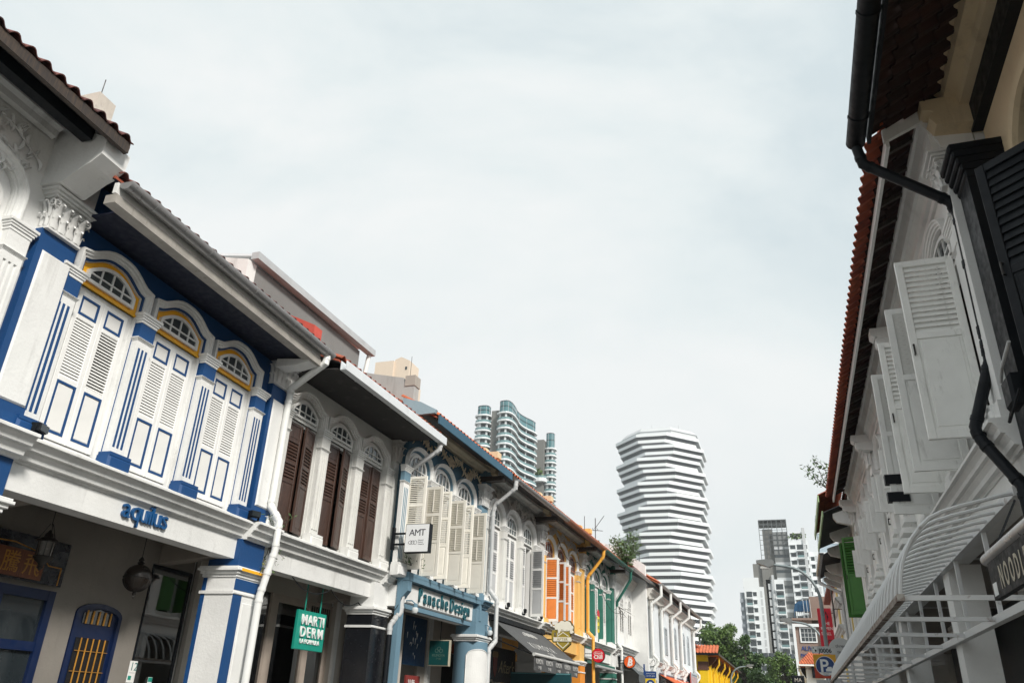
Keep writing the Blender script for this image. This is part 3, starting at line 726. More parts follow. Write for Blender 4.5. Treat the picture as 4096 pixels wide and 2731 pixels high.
# lanterns
def lantern(kind, P, label, drop):
    d = thing('hanging_lantern', label, 'lantern', P, F2.rz, 'lanterns under the blue house')
    if kind == 0:
        m = MB(); m.lathe([(.0, .44), (.015, .43), (.03, .40), (.05, .38), (.06, .34), (.12, .31), (.15, .285), (.12, .275)], n=10); m.build('lid', IRON, d, smooth=True)
        m = MB(); m.lathe([(.10, .275), (.105, .27), (.095, .1), (.09, .08)], n=16); m.build('glass', paint('clouded lantern glass', (.12, .11, .10), .2), d, smooth=True)
        for k in range(8):
            a = k*math.pi/4; m = MB(); m.tube([(.108*math.cos(a), .108*math.sin(a), .275), (.1*math.cos(a), .1*math.sin(a), .08)], .006, 5); m.build('rib', IRON, d)
        m = MB(); m.lathe([(.12, .08), (.13, .07), (.10, .03), (.05, -.01), (.03, -.05), (.04, -.07), (.0, -.11)], n=12); m.build('base', IRON, d, smooth=True)
        for a in (0, 2.1, 4.2):
            m = MB(); m.tube([(.13*math.cos(a), .13*math.sin(a), .30), (.02*math.cos(a), .02*math.sin(a), .52)], .006, 5); m.build('chain', IRON, d)
        m = MB(); m.tube([(0, 0, .5), (0, 0, drop)], .006, 5); m.build('rod', IRON, d)
    else:
        m = MB(); m.lathe([(.0, 0.0), (.02, .01), (.03, .03)] + [(.205*math.sin(a), .235-.205*math.cos(a)) for a in [.2+.275*i for i in range(11)]] + [(.03, .45), (.0, .47)], n=24)
        m.build('globe', paint('smoked ribbed globe', (.022, .016, .012), .35, .3, .2), d, smooth=True)
        for k in range(24):
            a = k*math.pi/12; m = MB(); m.tube([(.208*math.sin(t)*math.cos(a), .208*math.sin(t)*math.sin(a), .235-.208*math.cos(t)) for t in [.25+.13*i for i in range(10)]], .005, 4); m.build('rib', IRON, d)
        m = MB(); m.lathe([(.209, .22), (.214, .235), (.209, .25)], n=24); m.build('band', IRON, d)
        m = MB(); m.lathe([(.035, .44), (.06, .455), (.03, .48), (.045, .50), (.02, .54), (.0, .56)], n=12); m.build('finial', IRON, d, smooth=True)
        m = MB(); m.lathe([(.0, -.07), (.015, -.05), (.008, -.03), (.025, -.01), (.03, .01)], n=10); m.build('drop', IRON, d, smooth=True)
        m = MB(); m.tube([(0, 0, .55), (0, 0, drop)], .006, 5); m.build('rod', IRON, d)
lantern(0, F2.P(1.5, -.85, 3.16), 'dark metal lantern with clear ribbed glass hanging on chains', .79)
lantern(1, F2.P(3.2, -.72, 2.98), 'round smoked globe lantern hanging on a thin rod', .97)
# floodlights on the ledges
def floodlight(P, rz, label):
    d = thing('floodlight', label, 'floodlight', P, rz, 'small floodlights on the ledges')
    m = MB(); m.cbox(-.09, .09, -.1, .02, .06, .16, .015); m.build('housing', BLACK, d); m = MB(); m.box(-.08, .08, -.108, -.1, .065, .15); m.build('lens', DGLASS, d)
    m = MB(); m.box(-.10, -.09, -.05, .0, 0, .12); m.box(.09, .10, -.05, 0, 0, .12); m.box(-.10, .10, -.05, 0, 0, .01); m.build('bracket', BLACK, d)
floodlight(F2.P(-.1, .2, 4.35), F2.rz+.3, 'black floodlight on the ledge by the white house pier')
floodlight(F2.P(4.45, .26, 4.34), F2.rz-.4, 'black floodlight on the ledge beside the white downpipe')

# weathered house with brown shutters
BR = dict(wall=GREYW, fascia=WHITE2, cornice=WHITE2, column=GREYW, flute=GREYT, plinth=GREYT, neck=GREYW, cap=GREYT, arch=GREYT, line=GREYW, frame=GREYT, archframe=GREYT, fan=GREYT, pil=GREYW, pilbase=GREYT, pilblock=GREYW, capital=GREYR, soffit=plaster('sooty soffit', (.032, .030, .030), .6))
bz = [('p', .45), ('l', .62, 6), ('l', .5, 5), ('p', 1.3)]
H3, F3 = shophouse('shophouse', 'weathered grey white shophouse with brown wooden shutters', (-8.8, 11.85), (-8.75, 17.25), dict(mats=BR, cols=[.1, 1.53, 2.96, 4.37], pil=4.75, pilw=.44, u0=.1, u1=4.97, hw=.55, leafhw=.46, flsign=-1,
    leaf=lambda i, s: dict(zones=bz, mats=(BROWN, BROWN, BROWN, None), y=.03, ang=(-.03, .20)[s] if i == 0 else ((-.03, .26)[s] if i == 1 else (-.02, .10)[s]), stile=.06, tilt=R_(66), handle=False), de=1.12, ze=7.60, th=R_(20), ztop=7.95, zs=6.9))
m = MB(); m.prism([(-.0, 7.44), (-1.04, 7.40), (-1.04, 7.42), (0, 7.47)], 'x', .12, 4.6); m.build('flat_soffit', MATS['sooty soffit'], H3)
m = MB()
for a, b in ((-1.24, -1.225), (-1.12, -1.105)): m.box(.12, 4.98, a, b, 7.39, 7.56)
m.box(.12, 4.98, -1.24, -1.105, 7.375, 7.39); x = .7
while x < 4.9: m.box(x, x+.03, -1.246, -1.10, 7.369, 7.565); x += .78
m.build('box_gutter', ZINC, H3)
downpipe(H3, [(4.84, -1.14, 7.38), (4.83, -1.13, 7.22), (4.86, -.3, 6.72), (4.88, -.24, 6.5), (4.88, -.24, 4.75), (4.9, -.46, 4.45), (4.9, -.46, 3.5), (4.75, -.3, 3.2), (4.75, -.3, 3.0)], .058, PIPEG, collars=((4, .1), (4, .6), (6, .5)))
p = MB(); p.tube([(4.75, -.3, 3.0), (4.75, -.3, .15)], .055, 10); p.build('downpipe', BLACK, H3, smooth=True)
pier(H3, 4.5, .72, .16, (BLACKG, WHITE2, WHITE2), z0=3.36)
m = MB(); m.box(.2, 2.1, 1.3, 1.4, .15, 3.95); m.box(2.1, 4.95, 1.3, 1.4, 3.6, 3.95); m.build('shop_wall', SHOPW, H3)
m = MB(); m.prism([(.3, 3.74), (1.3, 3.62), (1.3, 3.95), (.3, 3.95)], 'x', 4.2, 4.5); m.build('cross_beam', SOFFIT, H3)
SHOPF = paint('pinkish shopfront timber', (.40, .34, .29), .5)
d = thing('shopfront', 'pale timber shopfront with glazed door behind the hanging green sign', 'shopfront', F3.P(2.1, -1.32, .15), F3.rz)
m = MB()
for a, b in ((.36, .6), (1.72, 1.82), (2.72, 2.95)): m.box(a, b, -.06, .06, 0, 3.45)
for a, b, z0, z1 in ((.6, 1.72, 3.3, 3.45), (1.82, 2.72, 2.86, 2.98), (2.95, 3.4, 2.86, 2.98), (2.95, 3.4, 2.1, 2.2), (1.82, 2.72, 3.38, 3.45)): m.box(a, b, -.05, .05, z0, z1)
m.build('frame', SHOPF, d)
m = MB(); m.box(1.82, 1.95, -.04, .04, 0, 2.86); m.box(2.6, 2.72, -.04, .04, 0, 2.86); m.box(1.95, 2.6, -.04, .04, 2.7, 2.86); m.build('door_leaf', SHOPF, d)
for a, b, z0, z1 in ((.02, .36, 0, 3.45), (.6, 1.72, 0, 3.3), (1.95, 2.6, .2, 2.7), (1.82, 2.72, 2.98, 3.38), (2.95, 3.4, 2.2, 2.86), (2.95, 3.4, .1, 2.1), (2.95, 3.4, 2.98, 3.38)):
    m = MB(); m.box(a, b, -.004, .004, z0, z1); m.build('pane', SHOPG, d)
for k in range(9):
    m = MB(); x = 1.9+k*.09; m.tube([(x, -.015, 2.98), (x, -.015, 3.38)], .006, 5); m.build('bar', SHOPF, d)
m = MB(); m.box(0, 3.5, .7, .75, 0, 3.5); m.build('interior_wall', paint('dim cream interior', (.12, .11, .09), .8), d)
m = MB(); m.box(.65, 1.5, .2, .24, 1.85, 2.15); m.build('awning_card', paint('cream card', (.45, .40, .30), .6), d)
m = MB(); m.box(.65, 1.5, .18, .25, 1.45, 1.84); m.build('red_counter', paint('red counter', (.22, .02, .02), .5), d)
text('A HAJ', .2, paint('brown print', (.16, .05, .03), .6), d, (.72, .185, 1.92), ext=.002)
# hanging green sign
d = thing('hanging_sign', 'teal green hanging board with white capital letters on two rods', 'sign', F3.P(2.02, -.32, 2.50), F3.rz)
m = MB(); m.cbox(0, 1.02, -.03, .03, 0, .72, .006); m.build('board', TEAL, d)
LW = paint('white letter enamel', (.82, .83, .82), .4, .04, 0)
letters('MARTI', .27, LW, d, (.12, -.045, .46), .80, ext=.014, bold=.001); letters('DERM', .27, LW, d, (.12, -.045, .235), .80, ext=.014, bold=.001)
text('LA FORMULA', .118, LW, d, (.14, -.042, .115), ext=.010)
for x in (.24, .80): m = MB(); m.tube([(x, 0, .71), (x, 0, 1.455)], .014, 8); m.build('rod', TEAL, d)
# cables
def cable(pts, r, label, mat=None):
    n = []; P = [Vector(p) for p in pts]
    for a, b in zip(P, P[1:]):
        sag = (b-a).length*.12
        for k in range(8): t = k/8; n.append(a.lerp(b, t) - Vector((0, 0, sag*4*t*(1-t))))
    n.append(P[-1]); m = MB(); m.tube(n, r, 5); return tag(m.build('cable', mat or BLACK), label, 'cable')
cable([F3.P(.5, -.4, 3.74), F3.P(1.3, -.45, 3.90), F3.P(2.2, -.5, 3.92), F3.P(3.0, -.4, 3.88)], .012, 'grey cable sagging under the beam of the brown shuttered house', PIPEG)
cable([F3.P(1.2, .0, 3.70), F3.P(2.7, -.06, 3.68), F3.P(4.1, -.2, 3.60), F3.P(4.35, .18, 3.40)], .010, 'black cable hanging below the weathered beam to the black column')
cable([F3.P(4.3, .2, 3.3), F3.P(4.75, .3, 3.45), F3.P(4.86, .5, 3.85)], .008, 'thin black cable looping up the grey downpipe')
# jack roof, parapets and red upstand over the brown shuttered house
d = thing('roof_dormer', 'grey plastered roof dormer with overhanging box gutter above the brown shutters', 'dormer', F3.P(0, -1.5, 8.32), F3.rz)
m = MB(); m.box(.35, 5.0, .06, 2.6, 0, 1.92); m.build('wall', plaster('dark grey render', (.20, .20, .195), .5), d)
m = MB(); m.prism([(.05, .6), (.05, 1.93), (2.6, 2.5), (2.6, .6)], 'x', .05, .345); m.build('side_wall', WHITE2, d)
m = MB(); m.prism([(-.12, 2.06), (2.8, 2.6), (2.8, 2.66), (-.12, 2.11)], 'x', .2, 5.3); m.build('roof_sheet', ZINC, d)
m = MB(); m.box(.12, 5.5, -.14, .05, 1.96, 2.13); m.build('box_gutter', paint('dull grey sheet', (.42, .44, .45), .5), d)
m = MB(); m.tube([(5.4, 0, 1.95), (5.35, .1, .9)], .06, 10); m.build('downpipe', PIPEW, d)
d = thing('parapet_wall', 'grey rendered parapet stepping over the roof beside the blue fronted house', 'wall', F3.P(4.75, 0, 7.9), F3.rz)
m = MB(); m.prism([(-.32, -.2), (-.32, 1.05), (-.05, 1.12), (.0, 1.3), (.9, 1.5), (2.6, 1.95), (2.6, -.2)], 'x', 0, .28); m.build('body', plaster('rendered grey parapet', (.42, .43, .42), .6), d)
m = MB(); m.box(-.02, .3, -.34, -.06, 1.06, 1.34); m.build('cap_block', plaster('stained cap', (.40, .37, .33), .9), d); m = MB(); m.tube([(.15, -.1, 1.3), (.15, -.1, 1.95)], .007, 5); m.build('lightning_rod', IRON, d)
d = thing('red_upstand', 'red painted party wall upstand above the white eave gutter', 'parapet', F3.P(.02, 0, 7.85), F3.rz)
m = MB(); m.prism([(-.5, .12), (-.5, .48), (-.1, .68), (1.5, 1.42), (1.5, -.2), (-.1, -.1)], 'x', -.08, .2); m.build('body', REDP, d)

# ------------------------------------------------ the four arcaded houses
LA, LT = Vector((-8.42, 16.5)), Vector((.52, 23.2)).normalized()
def LP(u): p = LA + LT*u; return (p.x, p.y)
common = dict(kind='round', hw=.60, zs=6.96, rise=.38, zcap=6.80, band=.16, ztop=8.05, leafhw=.50, sh0=4.42, sh1=6.60, fan=(.46, 6.68, 6.9, .34), zft=4.07, zct=4.30, zfb=3.62, pilz=6.98, caph=.6, volute=True, de=.86, ze=7.98, th=R_(27), pilw=.5, tile=TILEO)
def arcaded(label, ua, ub, mats, cols, pu, leaf, **k):
    return shophouse('shophouse', label, LP(ua), LP(ub), dict(common, mats=mats, cols=cols, pil=pu, leaf=leaf, **k))
oz = [('l', 1, 13), ('l', 1, 13), ('p', 1.15)]
AZ = dict(wall=AZURE, fascia=WHITE, cornice=AZURE, column=WHITE, flute=AZURE, plinth=WHITE, neck=AZURE, cap=WHITE, arch=WHITE, line=AZURE, frame=WPAINT, archframe=WPAINT, fan=WPAINT, pil=AZURE, pilbase=AZURE, pilblock=AZURE, capital=WHITE2, soffit=DARKW, reveal=AZURE)
AZ['wall'] = DAZURE; AZ['line'] = AZURE
H4, F4 = arcaded('dusty blue shophouse with ivory louvred shutters all swung open', 0, 5.2, AZ, [-.02, 1.42, 2.92, 4.42], 4.93, lambda i, s: dict(zones=oz, mats=(IVORY, IVORY, IVORY, None), ang=(R_(-88), R_(86))[s], y=-.03, bar=True, tilt=R_(35)), u0=.15, ru0=-.15, fnx=4)
GR = dict(wall=GREYP, fascia=WHITE2, cornice=WHITE, column=GREYW, flute=WHITE, plinth=WHITE, neck=GREYW, cap=WHITE, arch=WHITE, line=GREYW, frame=WPAINT, archframe=WPAINT, fan=WPAINT, pane=glass('green black glass', (.01, .03, .028)), pil=GREYW, pilbase=WHITE, pilblock=GREYP, capital=WHITE2, soffit=DARKW, reveal=GREYW)
H5, F5 = arcaded('pale grey shophouse with grey louvred shutters above the awning', 5.2, 10.85, GR, [.12, 1.66, 3.23, 4.83], 5.32, lambda i, s: dict(zones=[('l', .9, 8), ('l', .9, 8), ('p', 1.2)], mats=(WPAINT, GPAINT, GPAINT, None), ang=R_(78) if (i == 2 and s == 1) else 0, y=.0 if i == 2 and s == 1 else .06, tilt=R_(55)), tile=TILEO, flsign=-1)
OC = dict(wall=OCHRE, fascia=OCHRE, cornice=WHITE, column=OCHRE, flute=WHITE, plinth=OCHRE, neck=OCHRE, cap=WHITE, arch=WHITE, line=OCHRE, frame=WPAINT, archframe=WPAINT, fan=COPPER, pil=OCHRE, pilbase=WHITE, pilblock=OCHRE, capital=WHITE2, soffit=DARKW, reveal=OCHRE)
oa = {(0, 0): R_(-84), (0, 1): R_(86), (1, 0): R_(-86)}
H6, F6 = arcaded('ochre yellow shophouse with orange louvred shutters', 10.85, 16.5, OC, [.08, 1.62, 3.2, 4.75], 5.28, lambda i, s: dict(zones=[('l', 1, 9), ('l', 1, 9), ('p', 1.1)], mats=(WPAINT, ORANGE, ORANGE, None), ang=oa.get((i, s), 0), y=-.03 if (i, s) in oa else .06, bar=True, tilt=R_(55)), flsign=-1)
GN = dict(wall=GREEN, fascia=WHITE, cornice=WHITE, column=GREEN, flute=WHITE, plinth=WHITE, neck=GREEN, cap=WHITE, arch=WHITE, line=GREEN, frame=WPAINT, archframe=WPAINT, fan=WPAINT, pil=GREEN, pilbase=WHITE, pilblock=GREEN, capital=WHITE2, soffit=DARKW, reveal=GREEN)
H7, F7 = arcaded('white and bottle green shophouse with white louvred shutters', 16.5, 22.0, GN, [.05, 1.52, 3.0, 4.5], 5.1, lambda i, s: dict(zones=[('l', 1.6, 18), ('p', .9)], mats=(WPAINT, WPAINT, WPAINT, None), tilt=R_(50)), flsign=-1)
for k, (h, mat, sd) in enumerate(((H4, CREAMR, 11), (H5, GREYR, 12), (H6, GREYR, 13), (H7, GREYR, 14))):
    relief(h, .2, 4.7, 7.44, 7.92, -.03, mat, 'floral_frieze', 120, sd, 3)
    m = MB(); m.prism([(-.0, 7.93), (-.1, 7.93), (-.14, 7.99), (-.26, 8.02), (-.28, 8.10), (0, 8.10)], 'x', .1, 4.9); m.build('eave_cornice', GREYW if k else CREAMR, h)
    m = MB(); m.box(4.75 if k else 4.6, 5.0 if k else 4.85, -.78, .0, 7.66, 7.80); m.build('eave_beam_end', DARKW, h)
m = MB(); m.prism([(-.90, 7.78), (-.86, 7.78), (-.86, 8.0), (-.90, 8.0)], 'x', -.15, 5.1); m.build('fascia_board', DAZURE, H4)
m = MB(); m.prism([(.1, 8.0), (-.80, 8.02), (-.84, 8.10), (-.4, 8.34), (.1, 8.5)], 'x', -.26, -.16); m.build('barge_board', plaster('flaking blue barge board', (.30, .42, .48), .7), H4)
half_gutter(H5, .1, 5.6, .98, 7.86, .10, METALG)
half_gutter(H6, .02, 5.62, .98, 7.86, .10, COPPER)
half_gutter(H7, .02, 5.4, .98, 7.86, .10, DGREEN)
for h, c in ((H5, DARKW), (H6, COPPER), (H7, DGREEN)):
    m = MB(); m.box(.05, 5.5, -.87, -.83, 7.80, 7.98); m.build('fascia_board', c, h)
downpipe(H5, [(.02, -.98, 7.78), (.02, -.96, 7.55), (.12, -.3, 7.12), (.13, -.24, 6.9), (.13, -.24, 4.66), (.22, -.44, 4.4), (.24, -.44, 3.3), (.02, -.34, 3.08), (.02, -.34, .15)], .062, PIPEG, collars=((4, .1), (4, .5), (4, .85), (6, .6)))
downpipe(H6, [(5.45, -.98, 7.78), (5.45, -.95, 7.5), (5.5, -.3, 6.75), (5.5, -.26, 6.55), (5.5, -.26, 4.55), (5.56, -.46, 4.35), (5.58, -.46, 2.6), (5.5, -.34, 2.4), (5.5, -.34, .15)], .065, PIPEY, collars=((4, .1), (4, .6), (6, .6)))
downpipe(H7, [(5.3, -.98, 7.78), (5.3, -.95, 7.4), (5.38, -.26, 6.4), (5.38, -.24, 6.2)], .06, DGREEN, collars=())
downpipe(H7, [(5.45, -.9, 7.75), (5.45, -.85, 7.45), (5.42, -.24, 6.5), (5.42, -.22, 4.6), (5.48, -.4, 4.35), (5.48, -.4, .15)], .06, PIPEW, collars=((3, .2), (3, .5)))
# party parapets between the arcaded roofs
for u, mt, lb in ((5.2, CREAM, 'stained cream parapet between the blue and grey tiled roofs'), (10.7, CREAM, 'cream parapet end block over the copper gutter'), (16.4, OCHRE, 'ochre parapet block between orange and green eaves'), (21.9, WHITE2, 'white parapet post above the green gutter')):
    f = Frame(LP(u), LP(u+1)); d = thing('roof_parapet', lb, 'parapet', f.P(0, 0, 7.9), f.rz)
    m = MB(); m.prism([(-.35, .1), (-.35, .62), (.0, .80), (.0, .95), (1.8, 1.5), (1.8, .1)], 'x', -.12, .12); m.build('body', mt, d); m = MB(); m.cbox(-.15, .15, -.42, -.05, .60, .80, .01); m.build('cap', mt, d)
# ground floors
for h, k in ((H4, 0), (H5, 1), (H6, 2), (H7, 3)):
    m = MB(); m.box(.15, 5.4, 1.5, 1.6, 3.2, 3.95); m.box(.15, 1.0, 1.5, 1.6, .15, 3.2); m.box(4.6, 5.4, 1.5, 1.6, .15, 3.2); m.build('shop_wall', (SHOPW, SHOPW, OCHRE, SHOPW)[k], h)
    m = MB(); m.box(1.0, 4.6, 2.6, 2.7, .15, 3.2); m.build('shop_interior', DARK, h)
m = MB(); m.box(.2, 4.6, -.10, .0, 3.60, 3.70); m.box(.16, 4.72, -.28, .0, 4.18, 4.36); m.box(.16, .38, -.12, 0, .15, 4.18); m.build('sign_surround', AZURE, H4)
m = MB(); m.cbox(.4, 4.45, -.14, -.021, 3.71, 4.17, .03); m.build('sign_board', WHITE, H4)
for x0, x1, zz in ((4.56, 4.7, 0), (.17, .36, .2)): m = MB(); m.prism([(-.28, 3.75+zz), (-.10, 3.55+zz), (-.02, 3.55+zz), (-.02, 4.17), (-.28, 4.17)], 'x', x0, x1); m.build('sign_bracket', AZURE, H4)
pier(H4, 4.82, .92, .28, (AZURE, AZURE, WHITE2), z0=3.22, ring=False, round_=True)
m = MB(); m2 = MB(); ac = math.atan2(-.80, -.60)
for j in range(14):
    t0, t1 = -1+2*j/14, -1+2*(j+1)/14; zz = lambda t: 2.86+.16*math.sqrt(max(0, 1-t*t)); P_ = lambda t, r, z: (4.82+r*math.cos(ac+t*.78), .03+r*math.sin(ac+t*.78), z)
    m.quad(P_(t0, .468, .3), P_(t1, .468, .3), P_(t1, .468, zz(t1)), P_(t0, .468, zz(t0)))
m2.tube([P_(-1, .468, .3)] + [P_(-1+2*j/14, .468, zz(-1+2*j/14)) for j in range(15)] + [P_(1, .468, .3)], .014, 5)
m.build('pier_panel', WHITE, H4, smooth=True); m2.build('panel_moulding', WHITE2, H4)
d = thing('letter_sign', 'teal condensed raised lettering on the white board of the blue house', 'sign', F4.P(1.0, .17, 3.72), F4.rz)
PT = paint('petrol letter enamel', (.012, .10, .125), .4, .05, 0)
letters('Panache', .47, PT, d, (0, 0, .08), 1.66, ext=.022, bold=.003, width=.72); letters('Design', .47, PT, d, (1.82, 0, .08), 1.26, ext=.022, bold=.003, width=.72)
d = thing('shop_window', 'narrow barred transom window beside the light blue pier', 'window', F4.P(.62, -1.45, .15), F4.rz)
m = MB()
for a, b, z0, z1 in ((0, .1, 0, 3.1), (1.1, 1.3, 0, 3.1), (.1, 1.1, 2.2, 2.3), (.1, 1.1, 3.0, 3.1), (.1, 1.1, 1.5, 1.58)): m.box(a, b, -.06, .04, z0, z1)
m.build('frame', SHOPF, d)
for z0, z1 in ((.1, 1.5), (1.58, 2.2), (2.3, 3.0)): m = MB(); m.box(.1, 1.1, -.01, 0, z0, z1); m.build('pane', DGLASS, d)
for k in range(7): m = MB(); x = .2+k*.13; m.tube([(x, -.03, 2.3), (x, -.03, 3.0)], .007, 5); m.build('bar', SHOPF, d)
m = MB(); m.box(2.35, 2.47, .9, 1.0, .15, 3.7); m.prism([(1.95, 3.7), (1.95, 3.3), (2.0, 3.3), (2.25, 3.55), (2.35, 3.7)], 'y', .9, 1.0); m.build('doorway_post', SHOPW, H4)
d = thing('wall_poster', 'dark blue poster panel with white brush strokes in the doorway', 'poster', F4.P(3.1, -1.2, 2.55), F4.rz)
m = MB(); m.box(0, 1.3, 0, .02, 0, 1.2); m.build('panel', paint('ink blue print', (.005, .05, .13), .5), d)
for k in range(16):
    x, z = random.uniform(.1, 1.2), random.uniform(.05, 1.1); m = MB(); m.tube([(x, -.003, z), (x+random.uniform(-.05, .05), -.003, z+random.uniform(.05, .16))], [.004, .016], 5); m.build('brush_stroke', LW, d)
d = thing('menu_board', 'red and white menu lightbox in the dark doorway', 'sign', F4.P(3.2, -1.1, 1.7), F4.rz)
m = MB(); m.box(0, .8, 0, .05, 0, .6); m.build('box', paint('dull red print', (.22, .035, .03), .5), d); m = MB(); m.box(.0, .8, -.006, 0, .22, .27); m.build('stripe', LW, d)
text('拉麺', .2, LW, d, (.1, -.006, .34), ext=.002)

def facing(name, label, cat, px, py, Y, group=None): return thing(name, label, cat, at(px, py, Y), 0, group)   # a sign set square to the street
# square teal box sign
d = facing('box_sign', 'square dark teal box sign with cream edge hanging in the blue arcade', 'sign', 1758, 2610, 20.2)
m = MB(); m.cbox(-.3, .3, -.05, .05, -.32, .32, .012); m.build('case', paint('cream sign case', (.40, .36, .27), .5), d)
m = MB(); m.box(-.275, .275, -.056, -.051, -.295, .295); m.build('face', paint('dark teal sign', (.004, .055, .055), .4), d)
KT = paint('dull gold print', (.10, .16, .13), .5)
text('KUMOYA', .085, KT, d, (0, -.058, -.09), ext=.001, align='CENTER'); text('クモ屋', .05, KT, d, (0, -.058, -.16), ext=.001, align='CENTER')
m = MB()
for sx in (-1, 0, 1): m.tube([(sx*.06+.045*math.cos(a), -.058, .05+(.05 if sx == 0 else 0)+.045*math.sin(a)) for a in [2*math.pi*i/14 for i in range(15)]], .005, 4)
m.build('emblem', KT, d)
m = MB(); m.tube([(0, 0, .31), (0, 0, .9)], .012, 6); m.build('rod', BLACK, d)
# projecting white box sign
d = facing('box_sign', 'white box sign with black sides and thin black capitals beside the open shutters', 'sign', 1668, 2150, 16.2)
m = MB(); m.cbox(-.30, .30, 0.0, .16, -.32, .32, .008); m.build('case', BLACK, d)
m = MB(); m.box(-.285, .285, -.006, -.001, -.305, .305); m.build('face', paint('white acrylic face', (.80, .82, .83), .35, .03, .05), d)
INK = paint('black print', (.012, .012, .025), .5)
letters('AMT', .21, INK, d, (-.20, -.008, .05), .40, ext=.001)
m = MB()
for k in range(3): c = -.16+.06*k; m.tube([(c+(.045*math.cos(a)), -.008, -.10+.04*math.sin(a)*(1+.4*math.cos(a))) for a in [2*math.pi*i/12 for i in range(13)]], .0035, 4)
m.build('knot_emblem', INK, d)
for k, s in enumerate(('Advanced', 'Maritime', 'Transports')): text(s, .034, INK, d, (.03, -.008, -.06-.045*k), ext=.001, shear=.3)
m = MB(); m.box(-.62, -.29, .05, .09, .1, .14); m.box(-.62, -.29, .05, .09, -.14, -.10); m.box(-.66, -.60, .03, .11, -.24, .26); m.build('bracket', BLACK, d)
# ------------------------------------------------ plants
LEAFA = leafmat('foliage', (.045, .095, .02), (.11, .18, .035)); LEAFB = leafmat('dark foliage', (.03, .07, .02), (.07, .13, .03)); LEAFC = leafmat('shrub leaves', (.05, .10, .03), (.10, .16, .05))
BARK = wood('bark', (.04, .032, .025), (.10, .085, .07), .9)
def leaf_quad(m, c, s, rnd, asp=.45):
    a = Vector((rnd.gauss(0, 1), rnd.gauss(0, 1), rnd.gauss(0, .8))).normalized(); b = a.orthogonal().normalized(); b = (b*math.cos(rnd.random()*6.28) + a.cross(b)*math.sin(rnd.random()*6.28))
    l = a*s; w_ = b*s*asp; m.add([c, c+l*.5+w_*.5, c+l, c+l*.5-w_*.5], [(0, 1, 2, 3)])
def shrub(label, base, stems, length, nleaf, ls, lean=(0, 0, 0), seed=1, mat=None, name='roof_shrub', spread=.5, asp=.3):
    rnd = random.Random(seed); d = thing(name, label, 'plant', base)
    st = MB(); lv = MB()
    for k in range(stems):
        p = Vector((0, 0, 0)); dr = (Vector((rnd.gauss(0, spread), rnd.gauss(0, spread), 1)) + Vector(lean)).normalized(); pts = [p.copy()]; L_ = length*rnd.uniform(.55, 1)
        for i in range(6):
            dr = (dr + Vector((rnd.gauss(0, .18), rnd.gauss(0, .18), rnd.gauss(0, .12)))).normalized(); p = p + dr*L_/6; pts.append(p.copy())
            for q in range(nleaf//(stems*6)+1):
                if i > 0: leaf_quad(lv, p + Vector((rnd.gauss(0, .1), rnd.gauss(0, .1), rnd.gauss(0, .1)))*length*.55, ls*rnd.uniform(.6, 1.2), rnd, asp)
        st.tube(pts, [.012*length*(1-i/7) + .002 for i in range(7)], 5)
    st.build('stem', BARK, d); tag(lv.build('leaves', mat or LEAFC, d), kind='stuff')
    return d
shrub('leafy weed growing on the ledge between downpipe and brown shutters', F3.P(.12, .22, 4.28), 5, .55, 60, .09, (0, -.2, 0), 3, LEAFC, 'weed')
shrub('weed trailing down the white beam behind the downpipe', F3.P(.2, .1, 4.15), 5, .6, 50, .08, (0, .4, -1.9), 4, LEAFC, 'weed')
shrub('small yellowing fern on the pier cap beside the downpipe', F2.P(5.0, .34, 3.5), 5, .25, 26, .08, (.2, 0, -.3), 5, leafmat('yellow fern', (.10, .12, .02), (.22, .18, .03)), 'weed')
shrub('potted creeper below the white box sign bracket', F4.P(.2, .3, 4.5), 6, .5, 80, .08, (.2, 0, -.6), 6, LEAFB, 'weed')
shrub('dry brown creeper hanging at the green house downpipe', F7.P(5.45, .3, 6.2), 7, .9, 90, .07, (.1, .0, -1.4), 8, leafmat('dry creeper', (.06, .05, .03), (.12, .10, .05)), 'weed', .3)
shrub('slender young tree sprouting from the roof of the green house', at(2500, 2262, 37) - Vector((0, 0, .1)), 14, 2.1, 1700, .17, (0, 0, .1), 10, LEAFC, 'roof_sapling', .42, .34)
shrub('small bushy sapling growing out of the right tiled roof', (1.62, 26.2, 8.25), 6, 1.15, 260, .15, (-.35, 0, .1), 12, LEAFC, 'roof_sapling', .45, .34)

# ------------------------------------------------ signs and awnings on the arcaded houses
AWG = paint('charcoal awning canvas', (.085, .088, .09), .8, .1, .15)
d = thing('awning', 'charcoal canvas awning with white print below the grey shutters', 'awning', F5.P(.75, .12, 3.95), F5.rz)
L5 = 4.75; m = MB(); n = 12
for i in range(n):
    a, b = L5*i/n, L5*(i+1)/n; sg = .02*math.sin(i*2.1)
    m.add([(a, 0, 0), (b, 0, 0), (b, -1.28, -.92), (a, -1.28, -.92), (a, 0, -.012), (b, 0, -.012), (b, -1.28, -.932), (a, -1.28, -.932)], [(0, 1, 2, 3), (7, 6, 5, 4), (3, 2, 6, 7)])
m.build('canopy', AWG, d)
m = MB(); m.tube([(0, -1.3, -.93), (L5, -1.3, -.93)], .05, 10); m.build('front_bar', paint('pale grey bar', (.55, .55, .53), .4), d, smooth=True)
m = MB()
for i in range(48):
    a, b = L5*i/48, L5*(i+1)/48; y = lambda q: -1.3+.018*math.sin(q*5.5); m.quad((a, y(a), -.97), (b, y(b), -.97), (b, y(b)+.03*math.sin(b*3), -1.34), (a, y(a)+.03*math.sin(a*3), -1.34))
m.build('valance', AWG, d, smooth=True)
m = MB(); m.box(-.05, L5+.05, -.1, .08, -.02, .12); m.build('cassette', BLACK, d)
for x in (.05, L5-.05): m = MB(); m.tube([(x, 0, -.5), (x, -1.26, -.94)], .016, 6); m.build('arm', BLACK, d)
